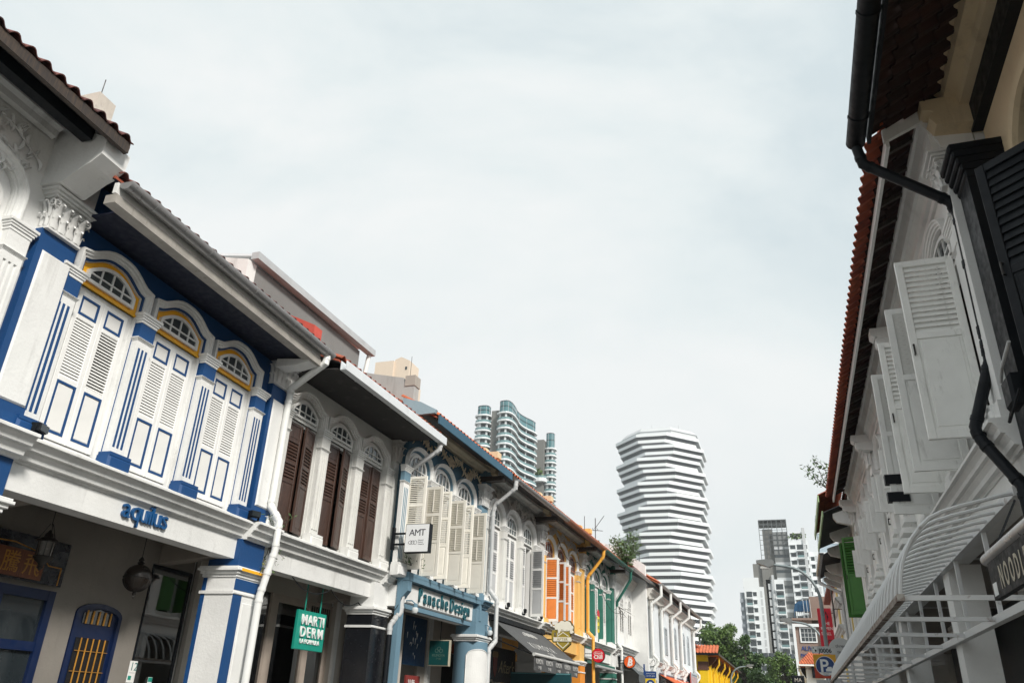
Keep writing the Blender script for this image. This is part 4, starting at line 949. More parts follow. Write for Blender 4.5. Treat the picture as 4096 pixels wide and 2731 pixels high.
VP = paint('white canvas print', (.62, .62, .60), .7)
for k in range(5):
    x = .1+.95*k; text('KUMOYA', .19, VP, d, (x, -1.335, -1.16), ext=.001, width=.82); text('クモ屋', .10, VP, d, (x+.2, -1.335, -1.29), ext=.001)
sl_ = math.atan2(.92, 1.28)
text('K U M O Y A', .42, VP, d, (.9, -1.0, -.92*1.0/1.28+.012), rot=(sl_, 0, 0), ext=.001, name='canopy_print')
text('クモ屋', .2, VP, d, (1.9, -1.2, -.92*1.2/1.28+.012), rot=(sl_, 0, 0), ext=.001, name='canopy_print')
m = MB()
for c in (-.35, 0, .35):
    for r in (.12, .2, .28): m.tube([(2.35+c+r*math.cos(a), -.42+r*math.sin(a)*.62*math.cos(sl_), (-.42+r*math.sin(a)*.62*math.cos(sl_))*.92/1.28+.01) for a in [math.pi*i/10 for i in range(11)]], .012, 4)
m.build('cloud_print', VP, d)
d = thing('shop_sign', 'dark sign board with cream script lettering under the awning', 'sign', F5.P(2.55, -.55, 2.35), F5.rz)
m = MB(); m.box(0, 2.2, 0, .05, 0, 1.0); m.build('board', paint('slate sign board', (.03, .032, .04), .5), d); m = MB(); m.box(-.08, 0, -.01, .05, 0, 1.0); m.build('blue_edge', paint('blue edge', (.03, .12, .22), .5), d)
text("After's", .52, paint('cream script', (.55, .48, .33), .5), d, (.62, -.008, .28), ext=.003, shear=.35)
m = MB(); m.prism([(.15, .75), (.5, .75), (.48, .35), (.32, .12), (.17, .35)], 'y', -.012, -.002); m.build('mug_badge', paint('brick red print', (.28, .06, .05), .5), d)
m = MB()
for k in range(4): m.lathe([(.09, -.014), (.09, -.002)], (.18+.095*k, 0, .78), 10, 'y')
m.build('foam_badge', paint('sand print', (.5, .33, .16), .5), d)
m = MB(); m.box(.6, 5.2, .95, 1.05, 3.0, 3.24); m.build('red_beam', paint('brown red beam', (.20, .045, .02), .6), H5)
d = thing('menu_case', 'cream framed menu case hanging inside the awning shop', 'sign', F5.P(1.9, -.5, 1.8), F5.rz)
m = MB(); m.box(0, .7, 0, .04, 0, .6); m.build('case', paint('cream frame', (.45, .40, .30), .5), d); m = MB(); m.box(.06, .64, -.004, 0, .06, .54); m.build('sheet', paint('olive print', (.10, .13, .08), .5), d)
d = thing('lightbox', 'dark teal patterned lightbox below the awning front', 'sign', at(2170, 2712, 24.6), 0)
m = MB(); m.box(-1.0, .9, -.05, .05, -.35, .16); m.build('case', paint('teal black panel', (.006, .05, .06), .4), d); m = MB(); m.box(-.98, .88, -.055, -.051, .12, .15); m.build('edge_strip', paint('pale teal strip', (.10, .25, .27), .4), d)
# beer mug sign
d = facing('mug_sign', 'olive gold beer mug shaped sign with white foam and banner', 'sign', 2250, 2545, 27.0); d.scale = (.86,)*3
OLIVE = paint('olive gold enamel', (.33, .25, .035), .4, .05, .03); IV = paint('ivory enamel', (.80, .77, .66), .4, .03, .03); DKE = paint('dark sign edge', (.12, .09, .03), .4)
m = MB(); m.prism([(-.27, .33), (.30, .33), (.30, -.25), (.02, -.50), (-.27, -.25)], 'y', 0, .08); m.build('mug', OLIVE, d); m = MB(); m.prism([(-.31, .30), (-.36, .45), (-.2, .55), (.0, .62), (.3, .6), (.45, .4), (.45, .1), (.33, .1), (.33, -.27), (.02, -.54), (-.30, -.27)], 'y', .092, .12); m.build('backing', DKE, d)
m = MB(); m.sweep([(-.25, .20), (-.38, .20), (-.40, .12), (-.40, -.12), (-.36, -.17), (-.26, -.17)], [(-.045, 0), (.045, 0), (.045, .07), (-.045, .07)]); m.build('mug_handle', OLIVE, d)
fo = [(-.30, .26)]
for cx, cz, r, a0, a1 in ((-.20, .38, .13, 200, 80), (-.02, .46, .13, 160, 40), (.18, .44, .14, 130, 10), (.32, .33, .10, 80, -60), (.36, .18, .07, 60, -150)):
    for i in range(6): a = R_(a0+(a1-a0)*i/5); fo.append((cx+r*math.cos(a), cz+r*math.sin(a)))
for cx in (.22, .08): fo += [(cx+.07, .24), (cx, .20), (cx-.04, .25)]
fo += [(-.05, .27), (-.12, .13), (-.17, .13), (-.19, .26)]
m = MB(); m.prism(fo, 'y', -.02, .09); m.build('foam', IV, d)
m = MB(); m.box(-.36, .36, -.03, .0, -.17, -.02); m.build('banner', IV, d)
text('AFTER', .155, OLIVE, d, (0, -.033, -.15), ext=.002, align='CENTER')
for pth in (([(-.19, .15), (-.19, .0)]), ([(-.19, .02), (.02, .16), (.24, .02)]), ([(-.2, -.2), (-.2, -.24), (.02, -.42), (.23, -.24), (.23, -.2)]), ([(-.1, .22), (.22, .22)])):
    m = MB(); m.sweep(pth, [(-.014, -.012), (.014, -.012), (.014, -.001), (-.014, -.001)]); m.build('white_line', IV, d)
m = MB(); m.tube([(-.36, .04, .1), (-.75, .04, .1)], .02, 6); m.tube([(-.36, .04, -.1), (-.75, .04, -.1)], .02, 6); m.build('bracket', BLACK, d)
def lamp_spot(P, rz, label):
    d = thing('spot_lamp', label, 'lamp', P, rz, 'small spot lamps on the grey ledge'); m = MB(); m.lathe([(.02, .0), (.05, .02), (.055, .12), (.02, .14)], (0, -.05, 0), 10); m.build('head', BLACK, d); m = MB(); m.box(-.015, .015, -.06, .05, -.06, .0); m.build('stem', BLACK, d)
for u, lb in ((1.5, 'small black spot lamp on the grey ledge closest to the grey downpipe'), (3.05, 'small black spot lamp on the grey ledge between two grey columns'), (4.75, 'small black spot lamp on the grey ledge by the open grey shutter')): lamp_spot(F5.P(u, .28, 4.36), F5.rz, lb)
def bulb(P, rz, label):
    d = thing('wall_lamp', label, 'lamp', P, rz, 'clear globe wall lamps on the blue house'); m = MB(); m.lathe([(.0, -.09), (.05, -.07), (.075, -.02), (.07, .03), (.04, .06)], (0, -.2, 0), 14); m.build('globe', paint('clear white globe', (.62, .65, .66), .1, .05, 0), d, smooth=True)
    m = MB(); m.lathe([(.05, .05), (.05, .13), (.02, .14)], (0, -.2, 0), 10); m.tube([(0, -.2, .13), (0, -.1, .2), (0, .05, .2)], .015, 6); m.build('holder', AZURE, d)
bulb(F4.P(.35, .22, 3.55), F4.rz, 'clear globe wall lamp at the near end of the blue sign board'); bulb(F4.P(5.05, .22, 3.5), F4.rz, 'clear globe wall lamp above the round headed pier panel')
# round signs
def round_sign(label, px, py, Y, r, mat, lines, arm=.4):
    d = facing('round_sign', label, 'sign', px, py, Y)
    d.scale = (.76,)*3
    m = MB(); disc(m, (0, 0), r+.02, .005, .10, 36); m.build('rim', BLACK, d); m = MB(); disc(m, (0, 0), r, -.012, .004, 36); m.build('face', mat, d)
    for s, sz, x, z, k in lines: text(s, sz, LW, d, (x, -.015, z), ext=.002, align='CENTER', **k)
    m = MB(); m.tube([(-r, .05, .08), (-r-arm, .05, .08)], .018, 6); m.tube([(-r, .05, -.08), (-r-arm, .05, -.08)], .018, 6); m.build('bracket', BLACK, d)
    return d
RED = paint('signal red enamel', (.60, .008, .03), .4, .04, .02); ORA = paint('orange enamel', (.78, .11, .015), .4, .04, .02)
d = round_sign('round red sign with white script and bold lettering', 1850+1770/3.26, 2250+1205/3.26, 32.6, .335, RED, (('Simply', .17, 0, .06, dict(shear=.4)), ('Chill', .25, 0, -.16, dict(bold=.008))))
m = MB(); m.tube([(.24*math.cos(a), -.015, .10+.10*math.sin(a)) for a in [2*math.pi*i/20 for i in range(21)]], .006, 4); m.build('oval_line', LW, d)
d = round_sign('round orange sign with tilted white coin symbol', 2350+498/2.952, 2200+1315/2.952, 38.2, .33, ORA, ())
text('B', .52, LW, d, (.0, -.016, -.19), ext=.003, align='CENTER', bold=.02, rot=(R_(90), R_(12), 0))
m = MB()
for sx in (-.09, .02):
    for a, b in ((.17, .27), (-.26, -.17)): m.prism([(sx+a*.2, a), (sx+.05+a*.2, a), (sx+.05+b*.2, b), (sx+b*.2, b)], 'y', -.02, -.013)
m.build('coin_bars', LW, d)
# green house details
m = MB(); m.box(.15, 5.2, -.14, -.02, 3.42, 3.52); m.build('sign_rail', DGREEN, H7); m = MB(); m.box(.15, 5.2, -.05, -.02, 4.0, 4.06); m.build('green_line', DGREEN, H7)
m = MB(); m.tube([(.2, -.5, 3.3), (5.0, -.5, 3.3)], .06, 8); m.build('awning_roll', paint('rolled grey awning', (.35, .36, .36), .7), H7)
for h, mt in ((H5, (WHITE, GREYW, WHITE)), (H6, (paint('orange pier paint', (.75, .27, .03), .6), OCHRE, WHITE)), (H7, (GREEN, WHITE, WHITE))): pier(h, 5.05, .74, .15, mt, z0=3.25)
d = thing('cloth_banner', 'small yellow and red hanging banner on the green house shutters', 'banner', F7.P(1.95, .12, 4.75), F7.rz)
m = MB(); m.prism([(0, .0), (.06, -.05), (.34, .02), (.36, .62), (.02, .66)], 'y', -.02, -.012); m.build('cloth', paint('yellow banner cloth', (.75, .60, .03), .7), d); m = MB(); m.prism([(0, .66), (.36, .62), (.38, .78), (.28, .9), (.08, .92), (-.02, .8)], 'y', -.024, -.01); m.build('header', paint('red banner cloth', (.55, .03, .04), .7), d)
for z in (.40, .12): m = MB(); m.box(.06, .10, -.024, -.02, z, z+.14); m.box(.14, .2, -.024, -.02, z, z+.14); m.box(.24, .28, -.024, -.02, z, z+.14); tag(m.build('banner_print', DGREEN, d), kind='stuff')
cable([F6.P(.3, .5, 7.3), F6.P(3.0, .5, 6.9), F6.P(5.3, .5, 7.35)], .012, 'black cable drooping across the ochre house arches'); cable([F7.P(.2, .4, 7.3), F7.P(5.3, .4, 5.9)], .012, 'black cable drooping across the green house arches')
d = thing('beer_sign', 'small dark framed beer sign on the orange pier', 'sign', F6.P(5.1, .3, 2.3), F6.rz)
m = MB(); m.box(-.3, .3, -.03, .0, -.3, .3); m.build('frame', BLACK, d); m = MB(); m.box(-.25, .25, -.034, -.031, -.25, .25); m.build('face', paint('grey blue print', (.25, .28, .30), .5), d); text('Asahi', .16, INK, d, (0, -.036, -.02), ext=.001, align='CENTER', shear=.2)
# antenna
d = thing('tv_antenna', 'thin metal television antenna on the ochre house roof', 'antenna', at(2382, 2163, 35.5), 0)
m = MB(); m.tube([(0, 0, -.4), (0, 0, 1.05)], .02, 5); m.build('mast', IRON, d)
m = MB(); m.tube([(-.45, 0, .55), (.35, 0, .45)], .014, 4); m.build('boom', IRON, d)
m = MB(); m.tube([(0, 0, .6), (.42, 0, 1.15)], .014, 4); m.build('boom', IRON, d)
for k in range(3): m = MB(); m.tube([(-.1+.1*k, -.2, .55), (-.1+.1*k, .2, .5)], .01, 4); m.build('element', IRON, d)
d = thing('lightning_mast', 'thin rod standing on the ochre parapet', 'rod', at(2338, 2135, 32.0)); m = MB(); m.tube([(0, 0, -.4), (0, 0, .75)], .014, 5); m.build('rod', IRON, d)

# ------------------------------------------------ white house with two windows
F8 = Frame(LP(22.0), LP(28.2)); H8 = thing('shophouse', 'plain white shophouse with two arched louvred windows', 'shophouse', F8.P(0, 0, 0), F8.rz, 'shophouses in the left terrace')
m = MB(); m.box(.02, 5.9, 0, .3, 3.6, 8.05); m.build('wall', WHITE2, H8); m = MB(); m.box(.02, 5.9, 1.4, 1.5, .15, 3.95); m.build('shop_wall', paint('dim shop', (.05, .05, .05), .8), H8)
m = MB(); m.box(.02, .12, .3, 7, 0, 8.2); m.build('party_wall', WHITE2, H8); m = MB(); m.box(5.8, 5.9, .3, 7, 0, 8.2); m.build('party_wall', WHITE2, H8); m = MB(); m.box(.12, 5.8, .3, 6, 3.95, 4.1); m.build('floor_slab', SOFFIT, H8)
m = MB(); m.prism(profile_cornice(4.28, 4.55, .3), 'x', .02, 5.95); m.build('cornice', WHITE2, H8)
m = MB(); m.prism(profile_cornice(7.5, 7.95, .35), 'x', .02, 5.9); m.build('eave_cornice', GREYR, H8)
for c in (1.75, 3.65):
    m = MB(); pth = arch_path(c, .58, 4.6, 6.75, .42, 'round'); m.sweep(pth[1:-1], [(0, -.04), (.1, -.07), (.12, 0), (0, 0)]); m.build('arch_moulding', WHITE2, H8)
    m = MB(); m.sweep(arch_path(c, .5, 4.6, 6.65, .38, 'round'), [(-.05, -.05), (.06, -.05), (.06, 0), (-.05, 0)]); m.build('window_frame', WHITE, H8)
    fanlight(H8, c, .42, 6.35, 6.62, .32, 'round', WPAINT, -.03, 4, 2, .03, DGLASS)
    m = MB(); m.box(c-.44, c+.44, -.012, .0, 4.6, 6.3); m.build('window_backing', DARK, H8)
    for s in (0, 1): shutter(H8, .43, 1.7, [('l', 1.2, 13), ('p', .6)], (WPAINT, WPAINT, WPAINT, None), (c-.435 if s == 0 else c+.435, -.035, 4.6), 0, s == 1, t=.03, tilt=R_(30))
m = MB(); m.box(5.3, 5.8, -.14, 0, 4.56, 6.95); m.build('pilaster', WHITE2, H8); link('capital', capital_mesh(.46, .18, .6, GREYR, True), H8, (5.55, 0, 6.96))
tile_roof(H8, .0, 5.7, .9, 8.12, R_(27), TILE, TILE, DARKW); half_gutter(H8, .05, 5.7, 1.0, 8.02, .1, METALG)
m = MB(); m.prism([(-.86, 8.0), (.0, 8.42), (.0, 8.45), (-.86, 8.04)], 'x', .02, 5.7); m.build('eave_soffit', DARKW, H8)
d = thing('awning', 'slate grey sloped awning with white print beside the orange round sign', 'awning', F8.P(.8, .05, 4.15), F8.rz)
m = MB(); m.prism([(0, 0), (-.95, -.85), (-.95, -.87), (0, -.03)], 'x', 0, 4.4); m.build('canopy', paint('slate awning', (.10, .115, .125), .8), d); m = MB(); m.box(0, 4.4, -.97, -.955, -1.2, -.86); m.build('valance', paint('slate awning', (.10, .115, .125), .8), d)
m = MB()
for k in range(16): x = .9+k*.17; m.add([(x, -.75, -.665), (x+.07, -.75, -.665), (x+.07, -.3-.12*(k % 3), -.262-.107*(k % 3)), (x, -.3-.12*(k % 3), -.262-.107*(k % 3))], [(0, 1, 2, 3)])
tag(m.build('canopy_print', VP, d), kind='stuff')

# ------------------------------------------------ long white building
F9 = Frame((-7.08, 43.4), (-6.72, 60.4)); W9 = F9.W
H9 = thing('long_terrace_house', 'long white building with five downpipes and narrow blue grey windows', 'building', F9.P(0, 0, 0), F9.rz)
m = MB(); m.box(0, W9, 0, .4, 3.3, 8.2); m.build('wall', plaster('cool white plaster', (.70, .745, .77), .4), H9)
m = MB(); m.prism([(-.02, 0), (-.02, 8.9), (1.5, 9.9), (7, 11.5), (7, 0)], 'x', -.3, -.005); m.build('gable_wall', WHITE, H9); m = MB(); m.tube([(-.15, .3, 9.0), (-.15, .3, 9.9)], .015, 5); m.build('lightning_rod', IRON, H9)
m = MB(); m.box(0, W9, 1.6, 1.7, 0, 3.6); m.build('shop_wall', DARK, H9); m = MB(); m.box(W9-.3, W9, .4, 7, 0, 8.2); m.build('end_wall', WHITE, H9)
m = MB(); m.prism(profile_cornice(7.25, 7.75, .35), 'x', .02, W9); m.build('cornice', GREYR, H9)
m = MB()
for k in range(int(W9/.22)): m.box(.1+k*.22, .2+k*.22, -.2, -.1, 7.2, 7.3)
tag(m.build('dentils', GREYR, H9), kind='stuff')
m = MB(); m.prism(profile_cornice(4.0, 4.2, .2), 'x', .02, W9); m.build('sill_band', WHITE, H9)
tile_roof(H9, .05, W9+.1, .62, 8.05, R_(28), TILEO, TILEO, DARKW, rows=1, extra=3, nw=.24); half_gutter(H9, .05, W9+.1, .74, 7.98, .1, METALG, joints=.8)
m = MB(); m.prism([(-.6, 7.95), (.0, 8.22), (.0, 8.25), (-.6, 7.98)], 'x', .05, W9); m.build('eave_soffit', DARKW, H9)
us = [.25, 3.4, 7.0, 10.6, W9-.5]
for k, u in enumerate(us):
    m = MB(); m.box(u-.28+.3, u+.28+.3 if k < 4 else W9-.001, -.16, 0, 4.21, 6.7); m.build('pilaster', WHITE, H9); link('capital', capital_mesh(.5, .2, .55, GREYR, True), H9, (min(u+.3, W9-.25), 0, 6.71))
    m = MB(); m.cbox(u+.3-.36, min(u+.66, W9+.05), -.24, 0, 3.9, 4.25, .05); m.build('plinth', WHITE, H9); m = MB(); m.box(u+.05, min(u+.55, W9-.002), -.12, 0, 3.3, 3.9); m.build('pier_block', WHITE, H9)
    downpipe(H9, [(u+.0, -.74, 7.9), (u+.0, -.74, 7.35), (u-.1, -.22, 6.95), (u-.1, -.2, 6.7), (u-.1, -.2, 4.45), (u, -.42, 4.2), (u, -.42, 4.0), (u-.1, -.24, 3.75), (u-.1, -.24, .2)], .075, PIPEW, collars=((4, .2), (4, .6)))
BG = paint('blue grey window paint', (.42, .47, .50), .5)
for c, arched in ((5.5, 0), (9.0, 1), (12.6, 1), (14.6, 1)):
    d = MB(); d.sweep(arch_path(c, .42, 4.75, 6.2, .36 if arched else .01, 'round', 8), [(-.03, -.05), (.06, -.05), (.06, 0), (-.03, 0)]); wf = d.build('window', BG, H9)
    m = MB(); m.box(c-.40, c+.40, -.012, -.001, 4.75, 6.2); m.build('pane', DGLASS, wf)
    for k in range(14): m = MB(); m.box(c-.4, c+.4, -.04, -.02, 4.8+k*.075, 4.85+k*.075); m.build('slat', BG, wf)
    for x in (-.2, 0, .2): m = MB(); m.box(c+x-.012, c+x+.012, -.035, -.013, 5.9, 6.5 if arched else 6.2); m.build('glazing_bar', BG, wf)
d = thing('awning', 'orange canvas awning with white stripe on the long white building', 'awning', F9.P(2.6, .1, 3.62), F9.rz)
ORC = paint('orange awning canvas', (.62, .12, .03), .8, .1, .15)
m = MB(); m.prism([(0, 0), (-1.5, -.8), (-1.5, -.82), (0, -.03)], 'x', 0, 12.4); m.build('canopy', ORC, d); m = MB(); m.prism([(-.0, .008), (-1.5, -.792), (-1.5, -.796), (0, .003)], 'x', 5.2, 5.9); m.build('stripe', VP, d); m = MB(); m.tube([(-.05, 0, .03), (12.5, 0, .03)], .05, 6); m.build('roll_bar', paint('violet grey bar', (.12, .11, .15), .5), d)
m = MB(); m.tube([(.02, -.05, -.1), (.02, -1.45, -.85)], .03, 6); m.build('arm', BLACK, d)
d = thing('shop_sign', 'pale blue fascia sign with red lettering at the far end of the white building', 'sign', F9.P(13.2, .26, 3.45), F9.rz)
m = MB(); m.box(0, 3.0, -.06, 0, 0, .8); m.build('board', paint('pale blue sign', (.42, .50, .55), .5), d); m = MB(); m.box(.08, 2.92, -.064, -.061, .06, .74); m.build('face', paint('grey blue sign face', (.33, .40, .45), .5), d); m = MB()
for k in range(9): m.box(.4+k*.26, .52+k*.26, -.068, -.065, .2, .56)
tag(m.build('faded_print', paint('faded red print', (.50, .25, .22), .5), d), kind='stuff')
for z in (.1, .64): m = MB(); m.box(.35, 2.8, -.068, -.065, z, z+.04); m.build('dark_line', INK, d)
m = MB(); m.box(-.14, -.02, -.06, 0, 0, .8); m.build('red_edge', paint('dusty red edge', (.45, .12, .10), .5), d)
# blue and yellow car park sign
d = facing('parking_sign', 'blue and yellow car park sign on a white frame before the long building', 'sign', 2603, 2712, 40.8); d.scale = (.8,)*3
m = MB(); m.box(-.34, .34, -.02, .02, .02, .40); m.build('upper_panel', paint('sign blue', (.008, .05, .20), .4), d); m = MB(); m.box(-.36, .30, -.03, -.005, -.7, .0); m.build('lower_panel', paint('sign yellow', (.80, .55, .02), .4), d)
m = MB(); disc(m, (-.02, -.32), .26, -.036, -.031); m.build('disc', MATS['sign blue'], d); text('P', .42, LW, d, (-.02, -.04, -.48), ext=.002, align='CENTER', bold=.01)
text('JALAN KLAPA', .085, LW, d, (0, -.023, .25), ext=.001, align='CENTER'); text('CAR PARK (J0006)', .07, LW, d, (0, -.023, .12), ext=.001, align='CENTER')
m = MB(); m.box(.36, .46, -.02, .06, -2.6, .5); m.build('post', PIPEW, d); m = MB(); m.box(-.42, -.34, -.02, .06, -2.6, .8); m.build('post', MATS['sign blue'], d)

# ------------------------------------------------ yellow corner building
YW = plaster('bright yellow plaster', (.80, .52, .01), .15); UMB = paint('brown corbel paint', (.10, .045, .03), .7)
d = thing('corner_house', 'bright yellow corner building with orange tiled hipped roof', 'building', (-6.35, 66.5, 0), 0)
m = MB(); m.box(-5, 0, 0, 26, 0, 6.0); m.build('wall', YW, d)
for x0, x1 in ((-3.3, -1.9), (-.62, -.0)): m = MB(); m.box(x0, x1, -.06, -.001, 0, 5.1 if x1 < -1 else 4.9); m.build('pilaster', YW, d)
m = MB(); m.box(-.75, .12, -.12, .1, 4.9, 5.05); m.box(-.7, .08, -.1, .1, 5.05, 5.5); m.build('capital', UMB, d)
for k in range(9):
    y = 1.2+k*2.7; m = MB(); m.box(0.001, .14, y-.25, y+.25, 0, 5.2); m.build('pilaster', YW, d); m = MB(); m.prism([(0.001, 5.2), (.3, 5.4), (.6, 5.75), (.6, 5.9), (.001, 5.9)], 'y', y-.2, y+.2); m.build('corbel', UMB, d)
    if k % 2 == 0: downpipe(d, [(.75, y+.6, 5.9), (.75, y+.6, 5.4), (.25, y+.7, 4.7), (.25, y+.7, 0.2)], .07, paint('yellow downpipe', (.75, .45, .02), .5))
m = MB(); m.add([(-5.2, -.6, 6.05), (.9, -.6, 6.05), (.9, 26.5, 6.05), (-5.2, 26.5, 6.05), (-2.4, 3, 7.3), (-2.4, 23, 7.3)], [(0, 1, 4), (1, 2, 5, 4), (2, 3, 5), (3, 0, 4, 5), (3, 2, 1, 0)]); rf = m.build('roof', TILEO, d)
me = tile_mesh(.24, .36, TILEO); sl_a = math.atan2(1.25, 3.6)
for i in range(25):
    for r in range(6): link('roof_tile', me, rf, (-5.1+i*.24, -.66+r*.30*math.cos(sl_a), 6.07+r*.30*math.sin(sl_a)+.01*r), (sl_a+.03, 0, 0))
m = MB(); m.box(-5.2, .95, -.72, -.6, 5.93, 6.07); m.build('gutter', BLACK, d); m = MB(); m.box(.86, .98, -.6, 26.5, 5.93, 6.07); m.build('gutter', DARKW, d)
m = MB(); m.prism([(-2.3, 6.3), (-1.35, 6.95), (-.4, 6.3)], 'y', .6, 3.0); m.build('dormer', YW, d); m = MB(); m.sweep([(-2.55, 6.22), (-1.35, 7.05), (-.15, 6.22)], [(-.02, .3), (.08, .3), (.08, 3.0), (-.02, 3.0)]); m.build('dormer_roof', TILEO, d)
# ================================================ right terrace
XR = 2.4; RG = 'shophouses in the right terrace'
def RF(Y0, Y1, x=XR): return Frame((x, Y1), (x, Y0))
TILER = tile_mat('sooty shade-dark terracotta tile', (.045, .016, .012), (.02, .010, .009), .6)  # sooty tile, its colour darkened further for the shade under the eaves
SHADEW = plaster('right terrace white plaster', (.82, .82, .80), .22)
RW = dict(wall=SHADEW, fascia=SHADEW, cornice=SHADEW, column=SHADEW, flute=None, plinth=SHADEW, neck=SHADEW, cap=SHADEW, arch=SHADEW, line=SHADEW, frame=WPAINT, archframe=WPAINT, fan=WPAINT, pil=SHADEW, pilbase=SHADEW, pilblock=SHADEW, capital=SHADEW, soffit=DARKW)
RSH = paint('weathered white shutter paint', (.84, .84, .81), .5, .06, .5, .15)
def rleaf(angs): return lambda i, s: dict(zones=[('l', 1.0, 13), ('p', 1.25)], mats=(RSH, RSH, RSH, None), ang=angs[i][s] + (random.uniform(-.07, .07) if angs[i][s] else 0), y=-.02, stile=.085, tilt=R_(60), handle=True, t=.058)
rc = dict(kind='round', zcap=7.02, zs=7.12, rise=.4, ztop=8.42, zft=4.1, zct=4.42, zfb=3.86, sh0=4.55, sh1=6.88, fan=(.5, 6.96, 7.08, .3), pilz=7.3, caph=.45, open_eave=True, de=.86, ze=8.08, th=R_(25), flutes=0, group=RG, band=.12, tile=TILER, gy=1.95, brk=.02)
q = R_(90)
RA, FA = shophouse('shophouse', 'white shophouse with big grey white shutters swung open beside the black downpipe', (XR, 13.95), (XR, 8.55), dict(rc, mats=RW, cols=[.05, 2.52, 5.0], pil=5.22, pilw=.3, hw=.70, leafhw=.66, fan=(.6, 6.96, 7.08, .34), leaf=rleaf([(-q, q), (-q, q)]), u1=5.4))
RB, FB = shophouse('shophouse', 'white shophouse with half open shutters above the middle of the curved awning', (XR, 20.05), (XR, 13.95), dict(rc, mats=RW, cols=[.05, 2.05, 4.05, 6.05], pil=5.85, pilw=.5, hw=.58, leafhw=.54, fan=(.48, 6.96, 7.08, .3), leaf=rleaf([(0, 0), (0, 0), (0, 0)])))
RC_, FC = shophouse('shophouse', 'white shophouse next to the green shutters above the awning end', (XR, 26.6), (XR, 20.05), dict(rc, mats=RW, cols=[.05, 2.2, 4.35, 6.5], pil=6.2, pilw=.5, hw=.58, leafhw=.54, fan=(.48, 6.96, 7.08, .3), leaf=rleaf([(0, 0), (0, 0), (0, 0)])))
for h, cs in ((RB, (1.05, 3.05, 5.05)), (RC_, (1.12, 3.27, 5.42))):
    for c in cs:
        for sd in (-1, 1):
            for z in (5.75,) if sd > 0 else (5.55,): shutter(h, .27, .78, [('p', 1)], (WPAINT, WPAINT, WPAINT, None), (c+sd*.56, -.1, z), R_(88)*sd, sd > 0, nm='flap_shutter')
for h, fr, W_ in ((RA, FA, 5.4), (RB, FB, 6.1), (RC_, FC, 6.55)):
    m = MB(); m.box(.0, W_-.002, -.68, -.64, 7.95, 8.10); m.build('fascia_board', WPAINT, h)
    m = MB(); m.prism(profile_cornice(7.75, 8.30, .30), 'x', .0, W_-.004); m.build('wall_cornice', SHADEW, h)
    for k in range(int(W_/.6)): m = MB(); x = .2+k*.6; m.prism([(-.62, 8.10), (.0, 8.40), (.0, 8.47), (-.62, 8.17)], 'x', x, x+.06); m.build('rafter', DARKW, h)
    for k, (z, dd) in enumerate(((7.78, .5), (7.6, .42))): m = MB(); m.prism([(0, z), (-dd+.16, z), (-dd+.1, z+.04), (-dd+.06, z+.02), (-dd, z+.07), (-dd, z+.2), (0, z+.2)], 'x', -.13+.03*k, .15-.03*k); m.build('corbel', SHADEW, h)
    for c in [x for x in (2.05, 4.05) if h is RB] + [x for x in (2.2, 4.35) if h is RC_]:
        for k in range(4): m = MB(); m.cbox(c-.22-.03*k, c+.22+.03*k, -.16-.055*k, 0, 5.25-.2*k-.1, 5.25-.2*k, .01); m.build('stepped_moulding', SHADEW, h)
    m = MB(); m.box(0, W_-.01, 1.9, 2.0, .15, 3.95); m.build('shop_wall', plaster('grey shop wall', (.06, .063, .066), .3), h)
for k, y in enumerate((14.0, 20.6, 27.0)):
    h, fr, W_ = ((RB, FB, 0), (RC_, FC, 0), (RC_, FC, 0))[k]; u = fr.A.y - y
    m = MB(); m.box(u-.24, u+.24, -.02, .45, .15, 3.855); m.build('pier', SHADEW, h)
    for j in range(5): m = MB(); m.cbox(u-.34-.03*(j % 2), u+.34+.03*(j % 2), 1.0, 1.7, 3.2+j*.09, 3.28+j*.09, .01); m.build('inner_cap', SHADEW, h)
m = MB(); m.prism([(-.7, 8.02), (-.7, 8.2), (4, 10.5), (4, 10.2)], 'x', 5.36, 5.42); m.build('verge_board', WPAINT, RA)
for k in range(9): m = MB(); o = k*.26; m.prism([(-.72+o, 8.22+o*.466), (-.5+o, 8.33+o*.466), (-.5+o, 8.42+o*.466), (-.72+o, 8.31+o*.466)], 'x', 5.2, 5.5); m.build('verge_tile', TILEO, RA)
for z in (4.74, 5.02): m = MB(); m.box(.57, .70, -.735, -.42, z, z+.15); m.build('black_tape', BLACK, RA)
# black and cream house
FB1 = RF(1.6, 8.5, 2.75); BK = FB1.A.y
R1 = thing('shophouse', 'cream shophouse with black trim and black eave gutter', 'shophouse', FB1.P(0, 0, 0), FB1.rz, RG)
m = MB(); cx, hw1 = 1.5, .75
m.box(0, cx-hw1, 0, .3, .15, 8.6); m.box(cx+hw1, 6.9, 0, .3, .15, 8.6)
pt = arch_path(cx, hw1, 6.75, 6.75, .62, 'round', 16)[1:-1]
for a, b in zip(pt, pt[1:]): m.quad((a[0], 0, a[1]), (b[0], 0, b[1]), (b[0], 0, 8.6), (a[0], 0, 8.6)); m.quad((a[0], 0, a[1]), (a[0], .3, a[1]), (b[0], .3, b[1]), (b[0], 0, b[1]))
m.build('wall', CREAM, R1)
m = MB(); m.sweep(arch_path(cx, hw1, 6.5, 6.75, .62, 'round', 16), [(.0, -.0), (.02, -.05), (.14, -.05), (.16, 0)]); m.build('arch_moulding', CREAM, R1)
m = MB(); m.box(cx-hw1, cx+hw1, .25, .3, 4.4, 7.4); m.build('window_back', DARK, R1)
m = MB(); m.sweep([(cx-hw1+.04, 4.4), (cx-hw1+.04, 6.56), (cx+hw1-.04, 6.56), (cx+hw1-.04, 4.4)], [(-.04, .05), (.04, .05), (.04, .2), (-.04, .2)]); m.build('window_frame', BLACK, R1)
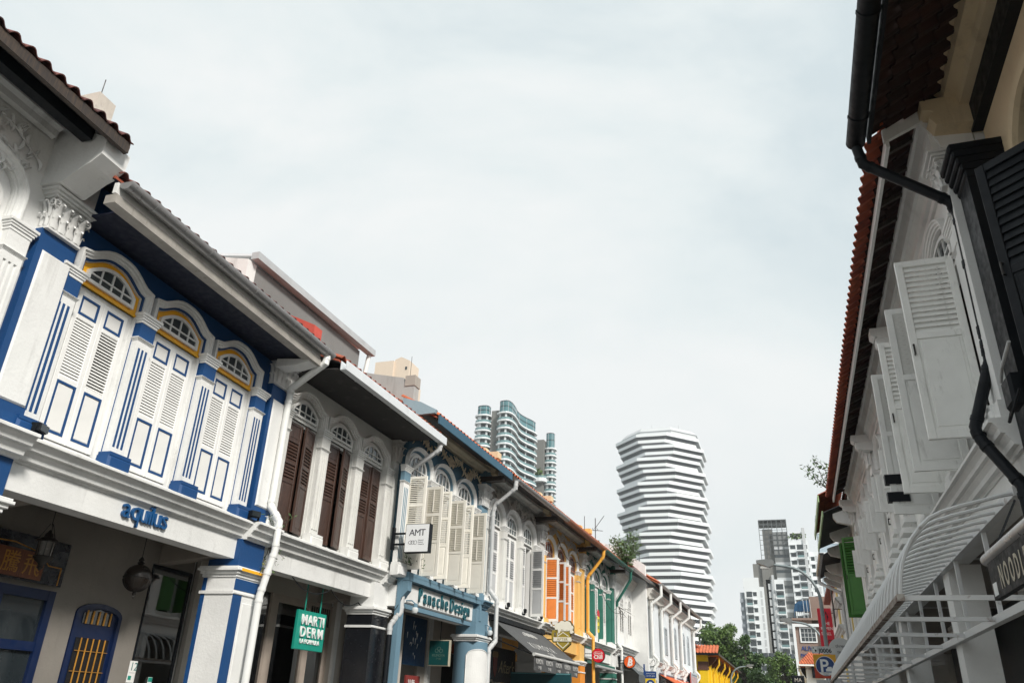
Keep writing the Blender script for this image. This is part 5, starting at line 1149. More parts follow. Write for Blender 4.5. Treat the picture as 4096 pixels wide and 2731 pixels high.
shutter(R1, .75, 2.2, [('l', 1.1, 12), ('p', .9)], (BLACK, BLACK, BLACK, None), (1.76, -.02, 4.35), R_(46), True, stile=.09, tilt=R_(76), handle=True)
shutter(R1, .48, 2.2, [('l', 1.1, 12), ('p', .9)], (BLACK, BLACK, BLACK, None), (2.25, .03, 4.35), 0, True, stile=.07, tilt=R_(50))
m = MB(); m.box(0, 6.9, -.12, 0, 7.92, 8.22); m.build('eave_band', BLACK, R1)
m = MB(); m.prism([(-.0, 8.225), (-.22, 8.225), (-.24, 8.34), (-.36, 8.38), (-.38, 8.5), (-.52, 8.52), (-.52, 8.60), (0, 8.60)], 'x', 0, 6.9); m.build('cornice', CREAM, R1)
m = MB(); m.prism([(0, 7.95), (-.5, 8.0), (-.56, 8.12), (-.5, 8.2), (-.62, 8.25), (-.62, 8.38), (0, 8.4)], 'x', -.12, .16); m.build('corbel', CREAM, R1)
m = MB(); m.box(-.02, .40, -.40, 0.0, .15, 7.05); m.build('pilaster', BLACK, R1)
for k in range(5): m = MB(); m.cbox(-.04-.01*k, .42+.01*k, -.42-.028*k, 0, 7.05+k*.085, 7.13+k*.085, .02); m.build('capital_tier', BLACK, R1)
open_eave(R1, 0, 6.9, 1.22, 8.08, R_(22), TILER, 6, TILER)
m = MB(); m.box(0, 6.9, -1.24, -1.20, 8.0, 8.12); m.build('fascia_board', BLACK, R1)
half_gutter(R1, -.05, 6.9, 1.36, 8.09, .112, BLACK, joints=1.6)
Pw = lambda X, Y, Z: (BK-Y, X-2.75, Z)
downpipe(R1, [Pw(1.38, 8.48, 7.96), Pw(1.42, 8.5, 7.72), Pw(2.28, 8.66, 7.12), Pw(2.33, 8.68, 6.95), Pw(2.33, 8.78, 5.35), Pw(2.32, 8.8, 5.15), Pw(2.06, 8.86, 4.45), Pw(2.08, 8.84, 4.3), Pw(2.30, 8.64, 3.75), Pw(2.30, 8.62, .2)], .06, BLACK, collars=((3, .4), (4, .05), (3, .9)), n=14)
m = MB(); m.prism(profile_cornice(4.05, 4.4, .3), 'x', 0.0, 6.9); m.build('sill_cornice', SHADEW, R1)
d = thing('cable_box', 'black cable junction box on the wall below the black shutter', 'box', FB1.P(.45, .46, 4.35), FB1.rz)
m = MB(); m.cbox(-.12, .16, -.10, .0, 0, .30, .03); m.build('case', BLACK, d); m = MB(); m.tube([(-.25, -.05, .36), (.0, -.08, .42), (.3, -.05, .56)], .016, 7); m.build('conduit', PIPEG, d); m = MB(); m.tube([(-.1, -.06, .02), (-.1, -.1, -.1), (.15, -.12, -.08), (.25, -.05, .1)], .012, 6); m.build('wire', BLACK, d)
# curved awning frame
GB = paint('rusty white tube', (.66, .67, .67), .5, .06, .0); 
m_, t_, b_ = _base('rust streaked white paint', .5)
c_ = _mix(t_, _ramp(t_, _noise(t_, 3.5, 8, None, .7), .60, .72, 0, .9), (.66, .67, .67), (.13, .05, .02)); t_.links.new(c_, b_.inputs['Base Color']); GBR = m_
m2_, t2_, b2_ = _base('rusty edge', .7)
c2_ = _mix(t2_, _ramp(t2_, _noise(t2_, 6, 8, None, .7), .40, .6), (.45, .42, .38), (.10, .04, .02)); t2_.links.new(c2_, b2_.inputs['Base Color']); RUST = m2_
aw = thing('curved_awning', 'curved white tube awning frame with rusty front edge over the right shops', 'awning', (XR, 9.1, 2.77), 0)
LN = 20.6; dep = 1.27; hgt = 1.04
def ribm():
    m = MB(); m.tube([(-.04-p, 0, q_) for p, q_ in ((0, 1.03), (.18, 1.0), (.34, .96), (.56, .91), (.73, .86), (.86, .80), (.97, .70), (1.07, .58), (1.14, .46), (1.19, .34), (1.22, .23), (1.245, .1), (1.26, .0))], .021, 6); return m.mesh('rib', GBR, True)
rm = cached('rib', ribm); k = 0; y = 0.0
while y < LN: link('rib', rm, aw, (0, y, 0)); y += .43
for nm, x, z, r, mt in (('upper_beam', -.04, hgt, .05, GBR), ('lower_beam', -.04, 0, .045, GBR), ('front_bar', -.03-dep, 0, .034, RUST)):
    m = MB(); m.box(x-r, x+r, -.05, LN+.05, z-r, z+r); m.build(nm, mt, aw)
for k in range(11):
    y = 0.03+2.0*k-.1+.0
    if y < 0: y = .02
    m = MB(); m.box(-dep, -.05, y-.025, y+.025, -.025, .025); m.build('strut', GBR, aw)
    m = MB(); m.box(-.065, -.015, y-.155, y-.105, .04, hgt-.04); m.build('upright', GBR, aw)
# sign with silver tube
d = thing('shop_sign', 'black shop sign with cream capitals hanging from a silver tube', 'sign', (1.80, 8.30, 2.64), R_(-90)); d.scale = (.9,)*3
m = MB(); m.box(0, 2.4, -.03, .03, 0, .36); m.build('board', BLACK, d); m = MB(); m.tube([(-.12, 0, .41), (2.5, 0, .41)], .062, 14); m.build('tube', paint('dull silver tube', (.50, .48, .47), .35, .1, .2, .05, 4, .6), d, smooth=True)
letters('NOODLE', .30, paint('cream letter print', (.50, .45, .35), .5), d, (.42, -.034, .06), 1.05, ext=.002, width=.62, bold=.004)
m = MB(); m.box(.06, .22, -.034, -.031, .03, .15); m.build('white_label', LW, d)
for x in (.2, 2.2): m = MB(); m.tube([(x, 0, .42), (x, .3, .95)], .012, 6); m.build('hanger', BLACK, d)
# green shuttered house and those beyond
GSH = paint('leaf green shutter paint', (.045, .17, .025), .45, .1, .15)
R3, F3R = shophouse('shophouse', 'white shophouse with tall leaf green shutters swung open', (XR, 33.4), (XR, 26.6), dict(rc, mats=dict(RW, wall=WHITE2), cols=[.05, 2.2, 4.4, 6.75], pil=6.45, pilw=.5, hw=.6, leafhw=.56, fan=(.48, 6.96, 7.08, .3), sh0=4.65, sh1=7.0, group=RG, open_eave=False, de=.3, ze=8.3, th=R_(20),
    leaf=lambda i, s: dict(zones=[('l', 1.0, 12), ('p', 1.0)], mats=(GSH, GSH, GSH, None), ang=(-q*.95, q*.72)[s] if i == 2 else 0, y=-.02 if i == 2 else .05, handle=True)))
CORR = paint('dark corrugated sheet', (.05, .052, .056), .5, .15, .2)
def corrugated(name, root, u0, u1, y0, z0, y1, z1, mat, pitch=.076):
    m = MB(); n = int((u1-u0)/pitch*4); vs = []
    for i in range(n+1):
        u = u0+(u1-u0)*i/n; o = .018*math.sin(2*math.pi*i/4)
        vs += [(u, y0, z0+o), (u, y1, z1+o)]
    m.add(vs, [(2*i, 2*i+2, 2*i+3, 2*i+1) for i in range(n)]); return m.build(name, mat, root)
corrugated('canopy_sheet', R3, .0, 6.3, -1.0, 7.75, .0, 8.15, CORR)
m = MB(); m.box(0, 6.3, -1.03, -.99, 7.62, 7.80); m.build('canopy_board', paint('pale green board', (.35, .48, .25), .6), R3)
for u in (.15, 3.1, 6.1): m = MB(); m.prism([(0, 7.3), (-.6, 7.45), (-.7, 7.6), (-.7, 7.72), (0, 7.95)], 'x', u-.1, u+.1); m.build('corbel', WHITE2, R3)
for r in range(3):
    for i in range(27): link('roof_tile', tile_mesh(.23, .33, TILE), R3, (.05+i*.23, -1.06+r*.26, 8.32+r*.10), (R_(24), 0, 0))
m = MB(); m.box(0, 6.3, -1.1, -1.06, 8.1, 8.32); m.build('green_fascia', paint('pale green board', (.35, .48, .25), .6), R3)
R4F = RF(33.4, 40.5); R4 = thing('shophouse', 'white shophouse with white gutter pipe and yellow pilaster beyond the green shutters', 'shophouse', R4F.P(0, 0, 0), R4F.rz, RG)
m = MB(); m.box(0, 7.08, 0, 4, .15, 8.3); m.build('wall', WHITE2, R4); corrugated('canopy_sheet', R4, .8, 7.0, -.85, 7.55, 0, 8.0, CORR)
half_gutter(R4, 1.6, 7.0, .93, 7.62, .1, METALG, joints=.5)
m = MB(); m.box(5.5, 5.75, -.06, -.001, 4, 8.2); m.build('yellow_pilaster', plaster('pale yellow strip', (.72, .55, .20), .3), R4)
for u in (.9, 2.4, 4.2): m = MB(); m.prism([(0, 7.1), (-.55, 7.3), (-.7, 7.45), (-.7, 7.58), (0, 7.7)], 'x', u-.12, u+.12); m.build('corbel', WHITE2, R4)
downpipe(R4, [(1.7, -.93, 7.52), (1.7, -.92, 7.25), (2.4, -.1, 6.7), (2.4, -.08, 6.5), (2.4, -.08, .2)], .07, PIPEG)
for c in (2.2, 4.5):
    m = MB(); m.sweep(arch_path(c, .5, 4.5, 6.6, .4, 'round', 8), [(-.04, -.06), (.06, -.06), (.06, 0), (-.04, 0)]); wf = m.build('window', WPAINT, R4); m = MB(); m.box(c-.46, c+.46, -.012, -.001, 4.5, 6.6); m.build('pane', DGLASS, wf)
R5F = RF(40.5, 52); R5 = thing('shophouse', 'far white shophouse with stepped mouldings and yellow band', 'shophouse', R5F.P(0, 0, 0), R5F.rz, RG)
m = MB(); m.box(0, 11.4, 0, 4, .15, 8.0); m.build('wall', WHITE, R5); m = MB(); m.box(8.2, 9.2, -.05, -.001, .2, 7.9); m.build('yellow_band', plaster('pale yellow strip', (.72, .55, .20), .3), R5)
for k in range(3): m = MB(); m.prism(profile_cornice(6.6-k*1.2, 6.9-k*1.2, .25), 'x', 0, 11.3); m.build('string_course', WHITE2, R5)
m = MB(); m.prism([(-.35, 7.9), (-.35, 8.05), (3, 9.2), (3, 7.9)], 'x', 0, 11.4); m.build('roof', TILE, R5)
d = thing('sign_panel', 'dark curvy cut sign panel on the far white shophouse', 'sign', R5F.P(10.6, .35, 5.6), R5F.rz)
m = MB(); m.prism([(0, .1), (.25, 0), (.5, .2), (.62, .7), (.5, 1.1), (.58, 1.5), (.3, 1.9), (.1, 1.7), (.14, 1.0), (.0, .6)], 'y', -.05, 0); m.build('panel', paint('dark brown cutout', (.03, .022, .018), .6), d); m = MB(); m.tube([(.3, 0, .8), (.3, .35, .8)], .02, 5); m.build('bracket', BLACK, d)
# red vertical banner, round sign, parking signs
d = facing('vertical_banner', 'tall red banner sign with white lettering behind the lamp post', 'banner', 3308, 2512, 46); d.scale = (.85, .85, .95)
m = MB(); m.box(-.45, .36, -.03, .03, -.95, 1.05); m.build('panel', RED, d)
for k, s in enumerate(('THE', 'RAMEN', 'STALL')): text(s, .23, LW, d, (-.36 if k else -.20, -.034, .18-.26*k), ext=.002, width=.92)
m = MB(); m.tube([(-.1, -.034, .55), (.03, -.034, .85), (.16, -.034, .55)], .025, 5); m.tube([(-.06, -.034, .45), (-.06, -.034, .65)], .022, 5); m.tube([(.1, -.034, .45), (.1, -.034, .65)], .022, 5); m.build('emblem', INK, d)
m = MB(); m.tube([(.1+.16*math.cos(a), -.034, -.75+.16*math.sin(a)) for a in [6.28*i/14 for i in range(15)]], .03, 5); m.build('dark_motif', paint('dark red motif', (.18, .005, .012), .5), d)
m = MB(); m.tube([(.36, 0, .8), (.7, 0, .8)], .02, 5); m.build('bracket', BLACK, d)
d = facing('round_sign', 'plain grey white round sign with dark lowercase words behind the parking sign', 'sign', 3364, 2598, 31.5); d.scale = (.8,)*3
m = MB(); disc(m, (0, 0), .50, -.02, .03, 40); m.build('face', paint('grey white sign', (.55, .57, .58), .5, .03, .05), d)
text('three', .19, INK, d, (-.21, -.024, .10), ext=.001); text('tender', .19, INK, d, (-.21, -.024, -.14), ext=.001) if False else text('ter', .19, INK, d, (-.16, -.024, -.14), ext=.001)
m = MB(); m.tube([(.45, 0, 0), (1.3, 0, 0)], .02, 5); m.build('bracket', PIPEG, d)
d = facing('parking_sign', 'yellow and red parking sign with blue disc and white code plate above', 'sign', 3302, 2664, 30.2); d.scale = (.76,)*3
SY = paint('sign amber', (.72, .36, .015), .4, .03, .03); SR = paint('sign vermilion', (.52, .05, .015), .4, .03, .03); SB = MATS['sign blue']; SG = paint('code plate grey', (.58, .60, .60), .4, .03, .05)
m = MB(); m.box(-.47, .47, 0, .03, -.05, .50); m.build('upper_panel', SY, d); m = MB(); m.box(-.47, .47, 0, .03, -.48, -.052); m.build('lower_panel', SR, d)
m = MB(); disc(m, (.0, .02), .405, -.012, -.001, 36); m.build('disc_rim', LW, d); m = MB(); disc(m, (.0, .02), .385, -.02, -.013, 36); m.build('disc', SB, d)
text('P', .74, LW, d, (-.24, -.024, -.22), ext=.002, bold=.012); m = MB(); m.prism([(-.28, -.24), (.28, -.24), (.2, -.34), (-.2, -.34)], 'y', -.026, -.021); m.build('coupon_strip', LW, d); text('Coupon', .08, INK, d, (-.14, -.028, -.31), ext=.001)
m = MB(); m.prism([(.0, -.2), (.0, -.1), (.05, -.08), (.09, -.01), (.24, -.01), (.28, -.1), (.3, -.2)], 'y', -.026, -.021); m.build('car_symbol', LW, d)
text('J0006', .06, INK, d, (-.3, -.003, -.45), ext=.001)
m = MB(); m.box(-.5, .5, -.01, .02, .53, .83); m.build('code_plate', SG, d); text('J0006', .25, INK, d, (-.20, -.014, .57), ext=.001, bold=.006, width=.95)
m = MB(); m.box(-.23, .47, -.014, -.011, .775, .81); m.build('plate_strip', PIPEG, d); m = MB(); m.prism([(-.36, .6), (-.30, .6), (-.29, .68), (-.37, .7)], 'y', -.016, -.011); m.box(-.44, -.39, -.016, -.011, .74, .79); m.build('pictogram', INK, d); m = MB(); m.box(-.45, -.27, -.0125, -.0105, .58, .8); m.build('pictogram_field', LW, d)
m = MB(); m.box(-.45, .62, 0, .03, -.84, -.54); m.build('notice_plate', PIPEG, d); text('Day & Night Parking', .105, INK, d, (-.36, -.003, -.74), ext=.001)
m = MB(); m.tube([(0, .06, .8), (0, .06, -1.2)], .04, 8); m.build('post', METALG, d)
# street lamps
def street_lamp(label, base, H_, reach, sc=1):
    d = thing('street_lamp', label, 'street lamp', base, 0, 'street lamps along the right kerb')
    m = MB(); pts = [(0, 0, 0), (0, 0, H_*.78)] + [(-reach*(1-math.cos(a))*.72, 0, H_*.78 + H_*.2*math.sin(a)) for a in [R_(12*i) for i in range(1, 8)]] + [(-reach*.93, 0, H_*.99)]
    m.tube(pts, [.09*sc]*2 + [.07*sc]*7 + [.05*sc], 10); m.build('mast', paint('galvanised lamp post', (.20, .24, .25), .5), d, smooth=True)
    m = MB(); m.prism([(-reach*.9, H_*.985), (-reach*1.02, H_*.975), (-reach*1.28, H_*1.0), (-reach*1.28, H_*1.015), (-reach*1.0, H_*1.022), (-reach*.9, H_*1.01)], 'y', -.14, .14); m.build('lamp_head', paint('lamp head grey', (.16, .17, .17), .5), d)
    m = MB(); m.box(-reach*1.2, -reach*1.02, -.1, .1, H_*.968, H_*.98); m.build('diffuser', paint('lamp lens', (.5, .5, .48), .2), d)
street_lamp('tall grey street lamp with curved arm beside the red banner', (1.55, 42, .15), 8.55, 2.2)
street_lamp('grey street lamp with curved arm in front of the brown hotel', (2.0, 58, .15), 7.5, 2.0)
street_lamp('pale street lamp over the yellow corner building', (-5.4, 77, .15), 5.7, -1.6)
# ================================================ skyline
TWH = paint('white tower cladding', (.72, .75, .76), .55, .03, .04, .02, .05)
TWS = paint('pale grey tower shell', (.50, .52, .53), .6, .04, .05, .02, .05)
BLUEG = paint('blue black tower glass', (.006, .012, .022), .5, .1, 0); TEALG = glass('teal tower glass', (.07, .175, .195), .12); TEALR = glass('teal balcony glass', (.14, .24, .25), .15)
GREYC = paint('grey tower concrete', (.17, .17, .16), .8, .08, .1, .05, .1); DKWIN = glass('dark far window', (.03, .04, .045), .12)
# ---- octagonal tower with stepped white floors
d = thing('octagonal_tower', 'white octagonal office tower with stepped ribbon window floors', 'tower', (-63.4, 463, 0))
ph0 = math.atan2(-440, 62) - R_(8)
def octo(offs, ap=26.0):
    L8 = [(ph0 + i*math.pi/4, ap + offs[i]) for i in range(8)]; P = []
    for i in range(8):
        a, r = L8[i]; b, s = L8[(i+1) % 8]; den = math.sin(b-a)
        P.append(((r*math.sin(b) - s*math.sin(a))/den, (s*math.cos(a) - r*math.cos(b))/den))
    return P                                   # vertex i lies between face i and i+1
st4 = [0, -1.3, -2.6, -4.4]; phs = [0, 2, 2, 0, 2, 2, 0, 0]; st2 = [0, -1.1, -.3, -1.5]
def offs(fl): return [(st2 if i in (0, 4) else st4)[(fl + phs[i]) % 4] for i in range(8)]
pit = 3.58; ztop = 150.5
for fl in range(40):
    zt_ = ztop - fl*pit; zb = zt_ - 1.85; P = octo(offs(fl)); oa_ = [min(p_, q_)-.7 for p_, q_ in zip(offs(fl), offs(fl+1))]; Q = octo(oa_)
    m = MB(); m.prism(P, 'z', zb, zt_); m.build('spandrel', TWH, d)
    m = MB(); P2 = octo([o+.25 for o in oa_]); zn = zt_ - pit + .02
    m.add([(x, y, zb-.01) for x, y in P2] + [(x, y, zn) for x, y in Q], [(i, (i+1) % 8, 8+(i+1) % 8, 8+i) for i in range(8)]); m.prism(octo([o-.12 for o in offs(fl)]), 'z', zb-.12, zb-.02); m.build('ribbon_window', BLUEG, d)
    m = MB()
    for i in (7, 0, 1, 2):
        a0, a1, b0, b1 = (Vector((*P[i-1], zb-.13)), Vector((*P[i], zb-.13)), Vector((*Q[i-1], zn)), Vector((*Q[i], zn))); n = 13
        for k in range(n+1):
            p, r = a0.lerp(a1, k/n), b0.lerp(b1, k/n); o = Vector((math.cos(ph0+i*math.pi/4), math.sin(ph0+i*math.pi/4), 0))*.18; tt = (a1-a0).normalized()*.07
            m.add([p-tt, p+tt, p+tt+o, p-tt+o, r-tt, r+tt, r+tt+o, r-tt+o], [(0, 1, 2, 3), (4, 5, 6, 7), (0, 1, 5, 4), (1, 2, 6, 5), (2, 3, 7, 6), (3, 0, 4, 7)])
    tag(m.build('mullions', TWH, d), kind='stuff')
m = MB(); m.prism(octo([-7]*8), 'z', 2, ztop-1); m.build('core', TWS, d)
m = MB(); m.prism(octo([-4]*8), 'z', ztop, ztop+2.3); m.build('plant_deck', TWS, d)
m = MB(); P = octo([-3.5]*8); Q = octo([-6]*8); m.add([(x, y, ztop+2.4) for x, y in P] + [(x, y, ztop+5.2) for x, y in Q], [(i, (i+1) % 8, 8+(i+1) % 8, 8+i) for i in range(8)] + [tuple(range(8, 16)), tuple(range(8))[::-1]]); m.build('roof_hood', TWS, d)
m = MB(); m.tube([(-4, -8, ztop+7), (-4, -8, ztop+11)], .15, 5); m.build('mast', TWS, d); m = MB(); m.tube([(12, -8, ztop+7), (12, -8, ztop+10)], .15, 5); m.build('mast', TWS, d)

# ---- teal glass condominium
def shrink(P, k):
    cx = sum(p[0] for p in P)/len(P); cy = sum(p[1] for p in P)/len(P); R = []
    n = len(P)
    for i in range(n):
        a, b, c = Vector(P[i-1]), Vector(P[i]), Vector(P[(i+1) % n]); d1, d2 = (b-a).normalized(), (c-b).normalized(); nn = Vector((-(d1+d2).y, (d1+d2).x)).normalized(); R.append((b.x+nn.x*k, b.y+nn.y*k))
    return R
def smooth_poly(P, it=2):
    for _ in range(it):
        Q = []
        for i in range(len(P)):
            a, b = P[i], P[(i+1) % len(P)]; Q += [(a[0]*.75+b[0]*.25, a[1]*.75+b[1]*.25), (a[0]*.25+b[0]*.75, a[1]*.25+b[1]*.75)]
        P = Q
    return P
def condo(root, P, z0, z1, glass_h, pitch, in_=1.3):
    S_ = shrink(P, in_); Ri = shrink(P, .25)
    m = MB(); m.prism(shrink(P, in_*.8), 'z', z1-glass_h, z1); cr_ = m.build('crown_glass', TEALG, root)
    for z in (z1, z1-glass_h*.45): m = MB(); m.prism(shrink(P, in_*.75), 'z', z-.18, z+.12); m.build('crown_band', BLACK, cr_)
    nn = len(S_); m = MB()
    for i in range(nn):
        if i % 2 == 0: x, y = shrink(P, in_*.78)[i]; m.box(x-.06, x+.06, y-.06, y+.06, z1-glass_h, z1-.2)
    tag(m.build('crown_mullions', TWS, cr_), kind='stuff')
    z = z1-glass_h
    while z > z0:
        m = MB(); m.prism(P, 'z', z-.55, z); m.build('balcony_slab', TWH, root)
        m = MB(); m.prism(S_, 'z', z-pitch, z-.55); m.build('window_wall', DKWIN, root)
        m = MB(); m.add([(x, y, z-pitch) for x, y in Ri] + [(x, y, z-pitch+1.05) for x, y in Ri], [(i, (i+1) % nn, nn+(i+1) % nn, nn+i) for i in range(nn)]); m.build('railing', TEALR, root)
        m = MB()
        for i in range(0, nn, 3): x, y = S_[i]; m.box(x-.35, x+.35, y-.35, y+.35, z-pitch, z-.55)
        tag(m.build('wall_piers', TWH, root), kind='stuff'); z -= pitch
d = thing('condominium_tower', 'teal glass and white balcony condominium of three linked towers', 'tower', (0, 0, 0))
rr_ = lambda x0, x1, y0, y1: smooth_poly([(x0, y0), (x1, y0), (x1, y1), (x0, y1)])
condo(d, smooth_poly([(-104.6, 281.5), (-102.5, 279.5), (-98.8, 279.5), (-97.6, 283), (-97.9, 289), (-98.9, 295), (-97.9, 301), (-95.9, 306), (-95.4, 311), (-100, 313), (-106, 311)], 1), 74, 115.4, 5.0, 3.27)
condo(d, rr_(-114.2, -107.2, 280, 287), 70, 114.2, 4.0, 3.27); condo(d, rr_(-96.8, -91.2, 322, 328), 40, 115, 7.0, 3.27)
m = MB(); m.box(-107.2, -103.8, 283, 290, 0, 112.3); m.build('stair_core', GREYC, d); m = MB(); m.box(-100.6, -96.0, 321, 330, 0, 111.5); m.build('stair_core', GREYC, d); m = MB(); m.box(-104, -100, 284, 309, 0, 76); m.build('podium', GREYC, d)
for k in range(6): m = MB(); m.box(-107.0+1.6, -106.6+2.4, 282.95, 282.99, 104-k*6.5, 105.6-k*6.5); m.build('stair_window', DKWIN, d)
for z in (92, 79): m = MB(); m.prism(rr_(-101.5, -94.5, 318.5, 324), 'z', z, z+1.6); m.build('sky_terrace', TWH, d); m = MB(); m.prism(rr_(-101.3, -94.7, 318.7, 323.8), 'z', z+1.6, z+2.6); m.build('railing', TEALR, d)
def bush(label, c, r, n, ls, mat, seed, name='terrace_planting', cat='plant'):
    rnd = random.Random(seed); m = MB()
    for i in range(n):
        v = Vector((rnd.gauss(0, 1), rnd.gauss(0, 1), rnd.gauss(0, 1))).normalized()*rnd.random()**.4; leaf_quad(m, Vector((v.x*r[0], v.y*r[1], v.z*r[2])), ls*rnd.uniform(.6, 1.3), rnd, .6)
    o = m.build(name, mat); o.location = c; return tag(o, label, cat)
bush('green planting on the upper sky terrace of the teal tower', (-98, 319.5, 96), (2.2, 1.2, 1.6), 160, 1.1, LEAFA, 31); bush('green planting on the lower sky terrace of the teal tower', (-98, 319.5, 82.6), (2.2, 1.2, 1.4), 140, 1.1, LEAFA, 32)
bush('dark planting at the foot of the teal curved balconies', (-98.6, 288, 70.5), (2.5, 9, 2.6), 420, 1.4, LEAFB, 33)

# ---- beige tower block behind the dormer
BEI = paint('beige far plaster', (.62, .52, .42), .8, .04, .1)
d = thing('beige_block', 'beige stepped tower block peeping over the grey dormer roof', 'building', at(1565, 1500, 105))
m = MB(); m.box(-3.2, .2, 0, 4, -40, 2.6); m.build('wall', BEI, d); m = MB(); m.prism([(.2, -40), (.2, 2.9), (1.3, 3.3), (2.9, 2.5), (2.9, -40)], 'y', .4, 4); m.build('wing', BEI, d); m = MB(); m.box(2.9, 3.6, 1, 4, -40, -1.4); m.build('low_wing', BEI, d)
for z in (.9, -1.6): m = MB(); m.box(2.2, 2.55, .36, .40, z, z+.55); m.build('window', DKWIN, d)

# ---- white apartment group with lattice tower
d = thing('lattice_tower', 'grey tower with open steel lattice crown among white apartments', 'tower', (0, 350, 0))
LAT = paint('lattice grey', (.11, .12, .125), .6); LATG = paint('mesh screen grey', (.20, .21, .21), .7)
m = MB(); m.box(-7.0, -2.9, 1, 8, 20, 75); m.build('dark_shaft', GREYC, d); m = MB(); m.box(-2.9, 3.0, 0, 8, 20, 73.5); m.build('screen_wall', LATG, d)
for k in range(18):
    z = 66-k*3.1
    if z > 24: m = MB(); m.box(-2.85, 2.95, -.05, -.001, z, z+1.2); m.build('window_band', DKWIN if k % 2 else MATS['pale grey tower shell'], d)
m = MB()
for x in (-8.2, -6.2, -4.4, -2.9, -.9, 1.1, 3.0): m.box(x-.12, x+.12, -.35, -.1, 55 if x < -6 else 64, 78.5)
tag(m.build('lattice_posts', LAT, d), kind='stuff')
m = MB()
for k in range(8): m.box(-8.2, 3.1, -.3, -.12, 64+k*2.05, 64.16+k*2.05)
for z in (78.5, 76.8): m.box(-8.2, 3.1, -.3, 7.8, z, z+.2)
tag(m.build('lattice_rails', LAT, d), kind='stuff')
m = MB(); m.box(-12, -8.5, -3, 5, 18, 60); m.box(-8.5, -5.5, -4, 5, 18, 60.5); m.build('side_shaft', GREYC, d)
def flats(label, x0, x1, Y, z0, z1, pitch, cols, depth=9, wallm=None):
    r = thing('apartment_block', label, 'building', (0, Y, 0), 0, 'white apartment blocks beside the lattice tower')
    m = MB(); m.box(x0, x1, 0, depth, z0, z1); m.build('wall', wallm or TWH, r)
    nf = int((z1-z0-1)/pitch)
    for f in range(nf):
        z = z1-1.2-(f+1)*pitch
        for a, b, t in cols:
            if t == 'w':
                m = MB(); m.box(a, b, -.06, -.002, z+.7, z+2.2); m.build('window', DKWIN, r); m = MB(); m.box(a-.15, b+.15, -.5, -.002, z+2.25, z+2.5); m.build('sunshade', TWH, r)
            elif t == 'b':
                m = MB(); m.box(a, b, -.04, -.002, z+.15, z+2.5); m.build('window', DKWIN, r); m = MB(); m.box(a-.1, b+.1, -1.7, -.045, z-.35, z+.1); m.build('balcony', TWH, r); m = MB(); m.box(a, b, -1.65, -1.6, z+.1, z+1.0); m.build('railing', TEALR if f % 2 else DKWIN, r)
            else:
                m = MB(); m.box(a, b, -.05, -.002, z+.2, z+2.7); m.build('louvre_panel', TWS, r)
    return r
a_ = flats('tall white apartment block with balconies right of the lattice tower', 3.0, 10.6, 348, 20, 69.5, 3.1, [(3.6, 5.6, 'w'), (6.2, 8.6, 'b'), (9.1, 10.2, 'w')])
m = MB(); m.box(8.7, 9.9, -.4, 3, 20, 74.5); m.build('fin', TWS, a_); m = MB(); m.box(4, 9.6, 0, 6, 72.3, 72.8); m.build('roof_slab', TWH, a_)
flats('narrow white apartment wing with projecting window boxes at the far right', 10.7, 14.2, 350, 16, 65, 3.1, [(11.2, 12.6, 'w'), (12.9, 13.8, 'l')])
bush('rooftop greenery on the tall white apartment block', (7, 349, 71.2), (3.6, 1.5, 1.2), 200, 1.1, LEAFA, 35)
b_ = flats('white apartment block with balconies left of the lattice tower', -16.2, -8.4, 345, 14, 50.5, 3.1, [(-15.4, -13.2, 'b'), (-12.8, -11.4, 'w'), (-10.0, -9.2, 'l')])
m = MB(); m.box(-16.4, -10.2, 0, 6, 50.5, 54.2); m.build('roof_screen', TWH, b_); m = MB(); m.box(-18, -16.3, 1, 7, 14, 48.5); m.build('grey_flank', paint('grey flank', (.25, .28, .31), .7), b_)
for k in range(10): m = MB(); m.box(-18.2, -16.8, .6, 1, 46-k*3.3-1.6, 46-k*3.3); m.build('flank_bay', paint('grey flank bay', (.30, .33, .36), .7), b_)
c_ = flats('white apartment block with box balconies below the lattice tower', -7.4, -.4, 346, 14, 53.5, 3.1, [(-3.6, -.8, 'b'), (-6.6, -5.6, 'l')])
m = MB(); m.box(-5.0, -4.1, -.8, 3, 14, 55.2); m.build('fin', TWS, c_); m = MB(); m.box(-8.3, -7.5, 2, 9, 14, 51); m.build('shadow_gap', GREYC, c_)
d = thing('parking_podium', 'curved white parking podium with dark open decks behind the trees', 'building', (-9, 352, 0))
for k in range(6):
    P = [(13*math.cos(a), 14*math.sin(a)) for a in [2*math.pi*i/28 for i in range(28)]]
    m = MB(); m.prism(P, 'z', 4.5*k-2+.01, 4.5*k+.5); m.build('deck_band', TWH, d); m = MB(); m.prism([(x*.95, y*.95) for x, y in P], 'z', 4.5*k+.51, 4.5*k+2.5); m.build('deck_opening', DKWIN, d)
    m = MB()
    for x, y in P: m.tube([(x*.99, y*.99, 4.5*k+.5), (x*.95, y*.95, 4.5*k+2.5)], .12, 4)
    tag(m.build('deck_fins', TWS, d), kind='stuff')
# sliver of glass tower behind the right eaves
d = thing('glass_tower', 'pale blue glass tower sliver behind the right eaves', 'tower', at(3292, 2075, 300))
m = MB(); m.box(-2.5, 12, 0, 10, -80, 1.5); m.build('wall', paint('pale blue glazing', (.38, .47, .53), .2, .05, .02), d)
for k in range(10): m = MB(); m.box(-2.7, 12, -.2, -.01, -1.5-k*3.6, -.9-k*3.6); m.build('floor_band', TWH, d)
m = MB(); m.box(-1.6, 2, 2, 5, 1.5, 4.5); m.build('roof_box', TWS, d)
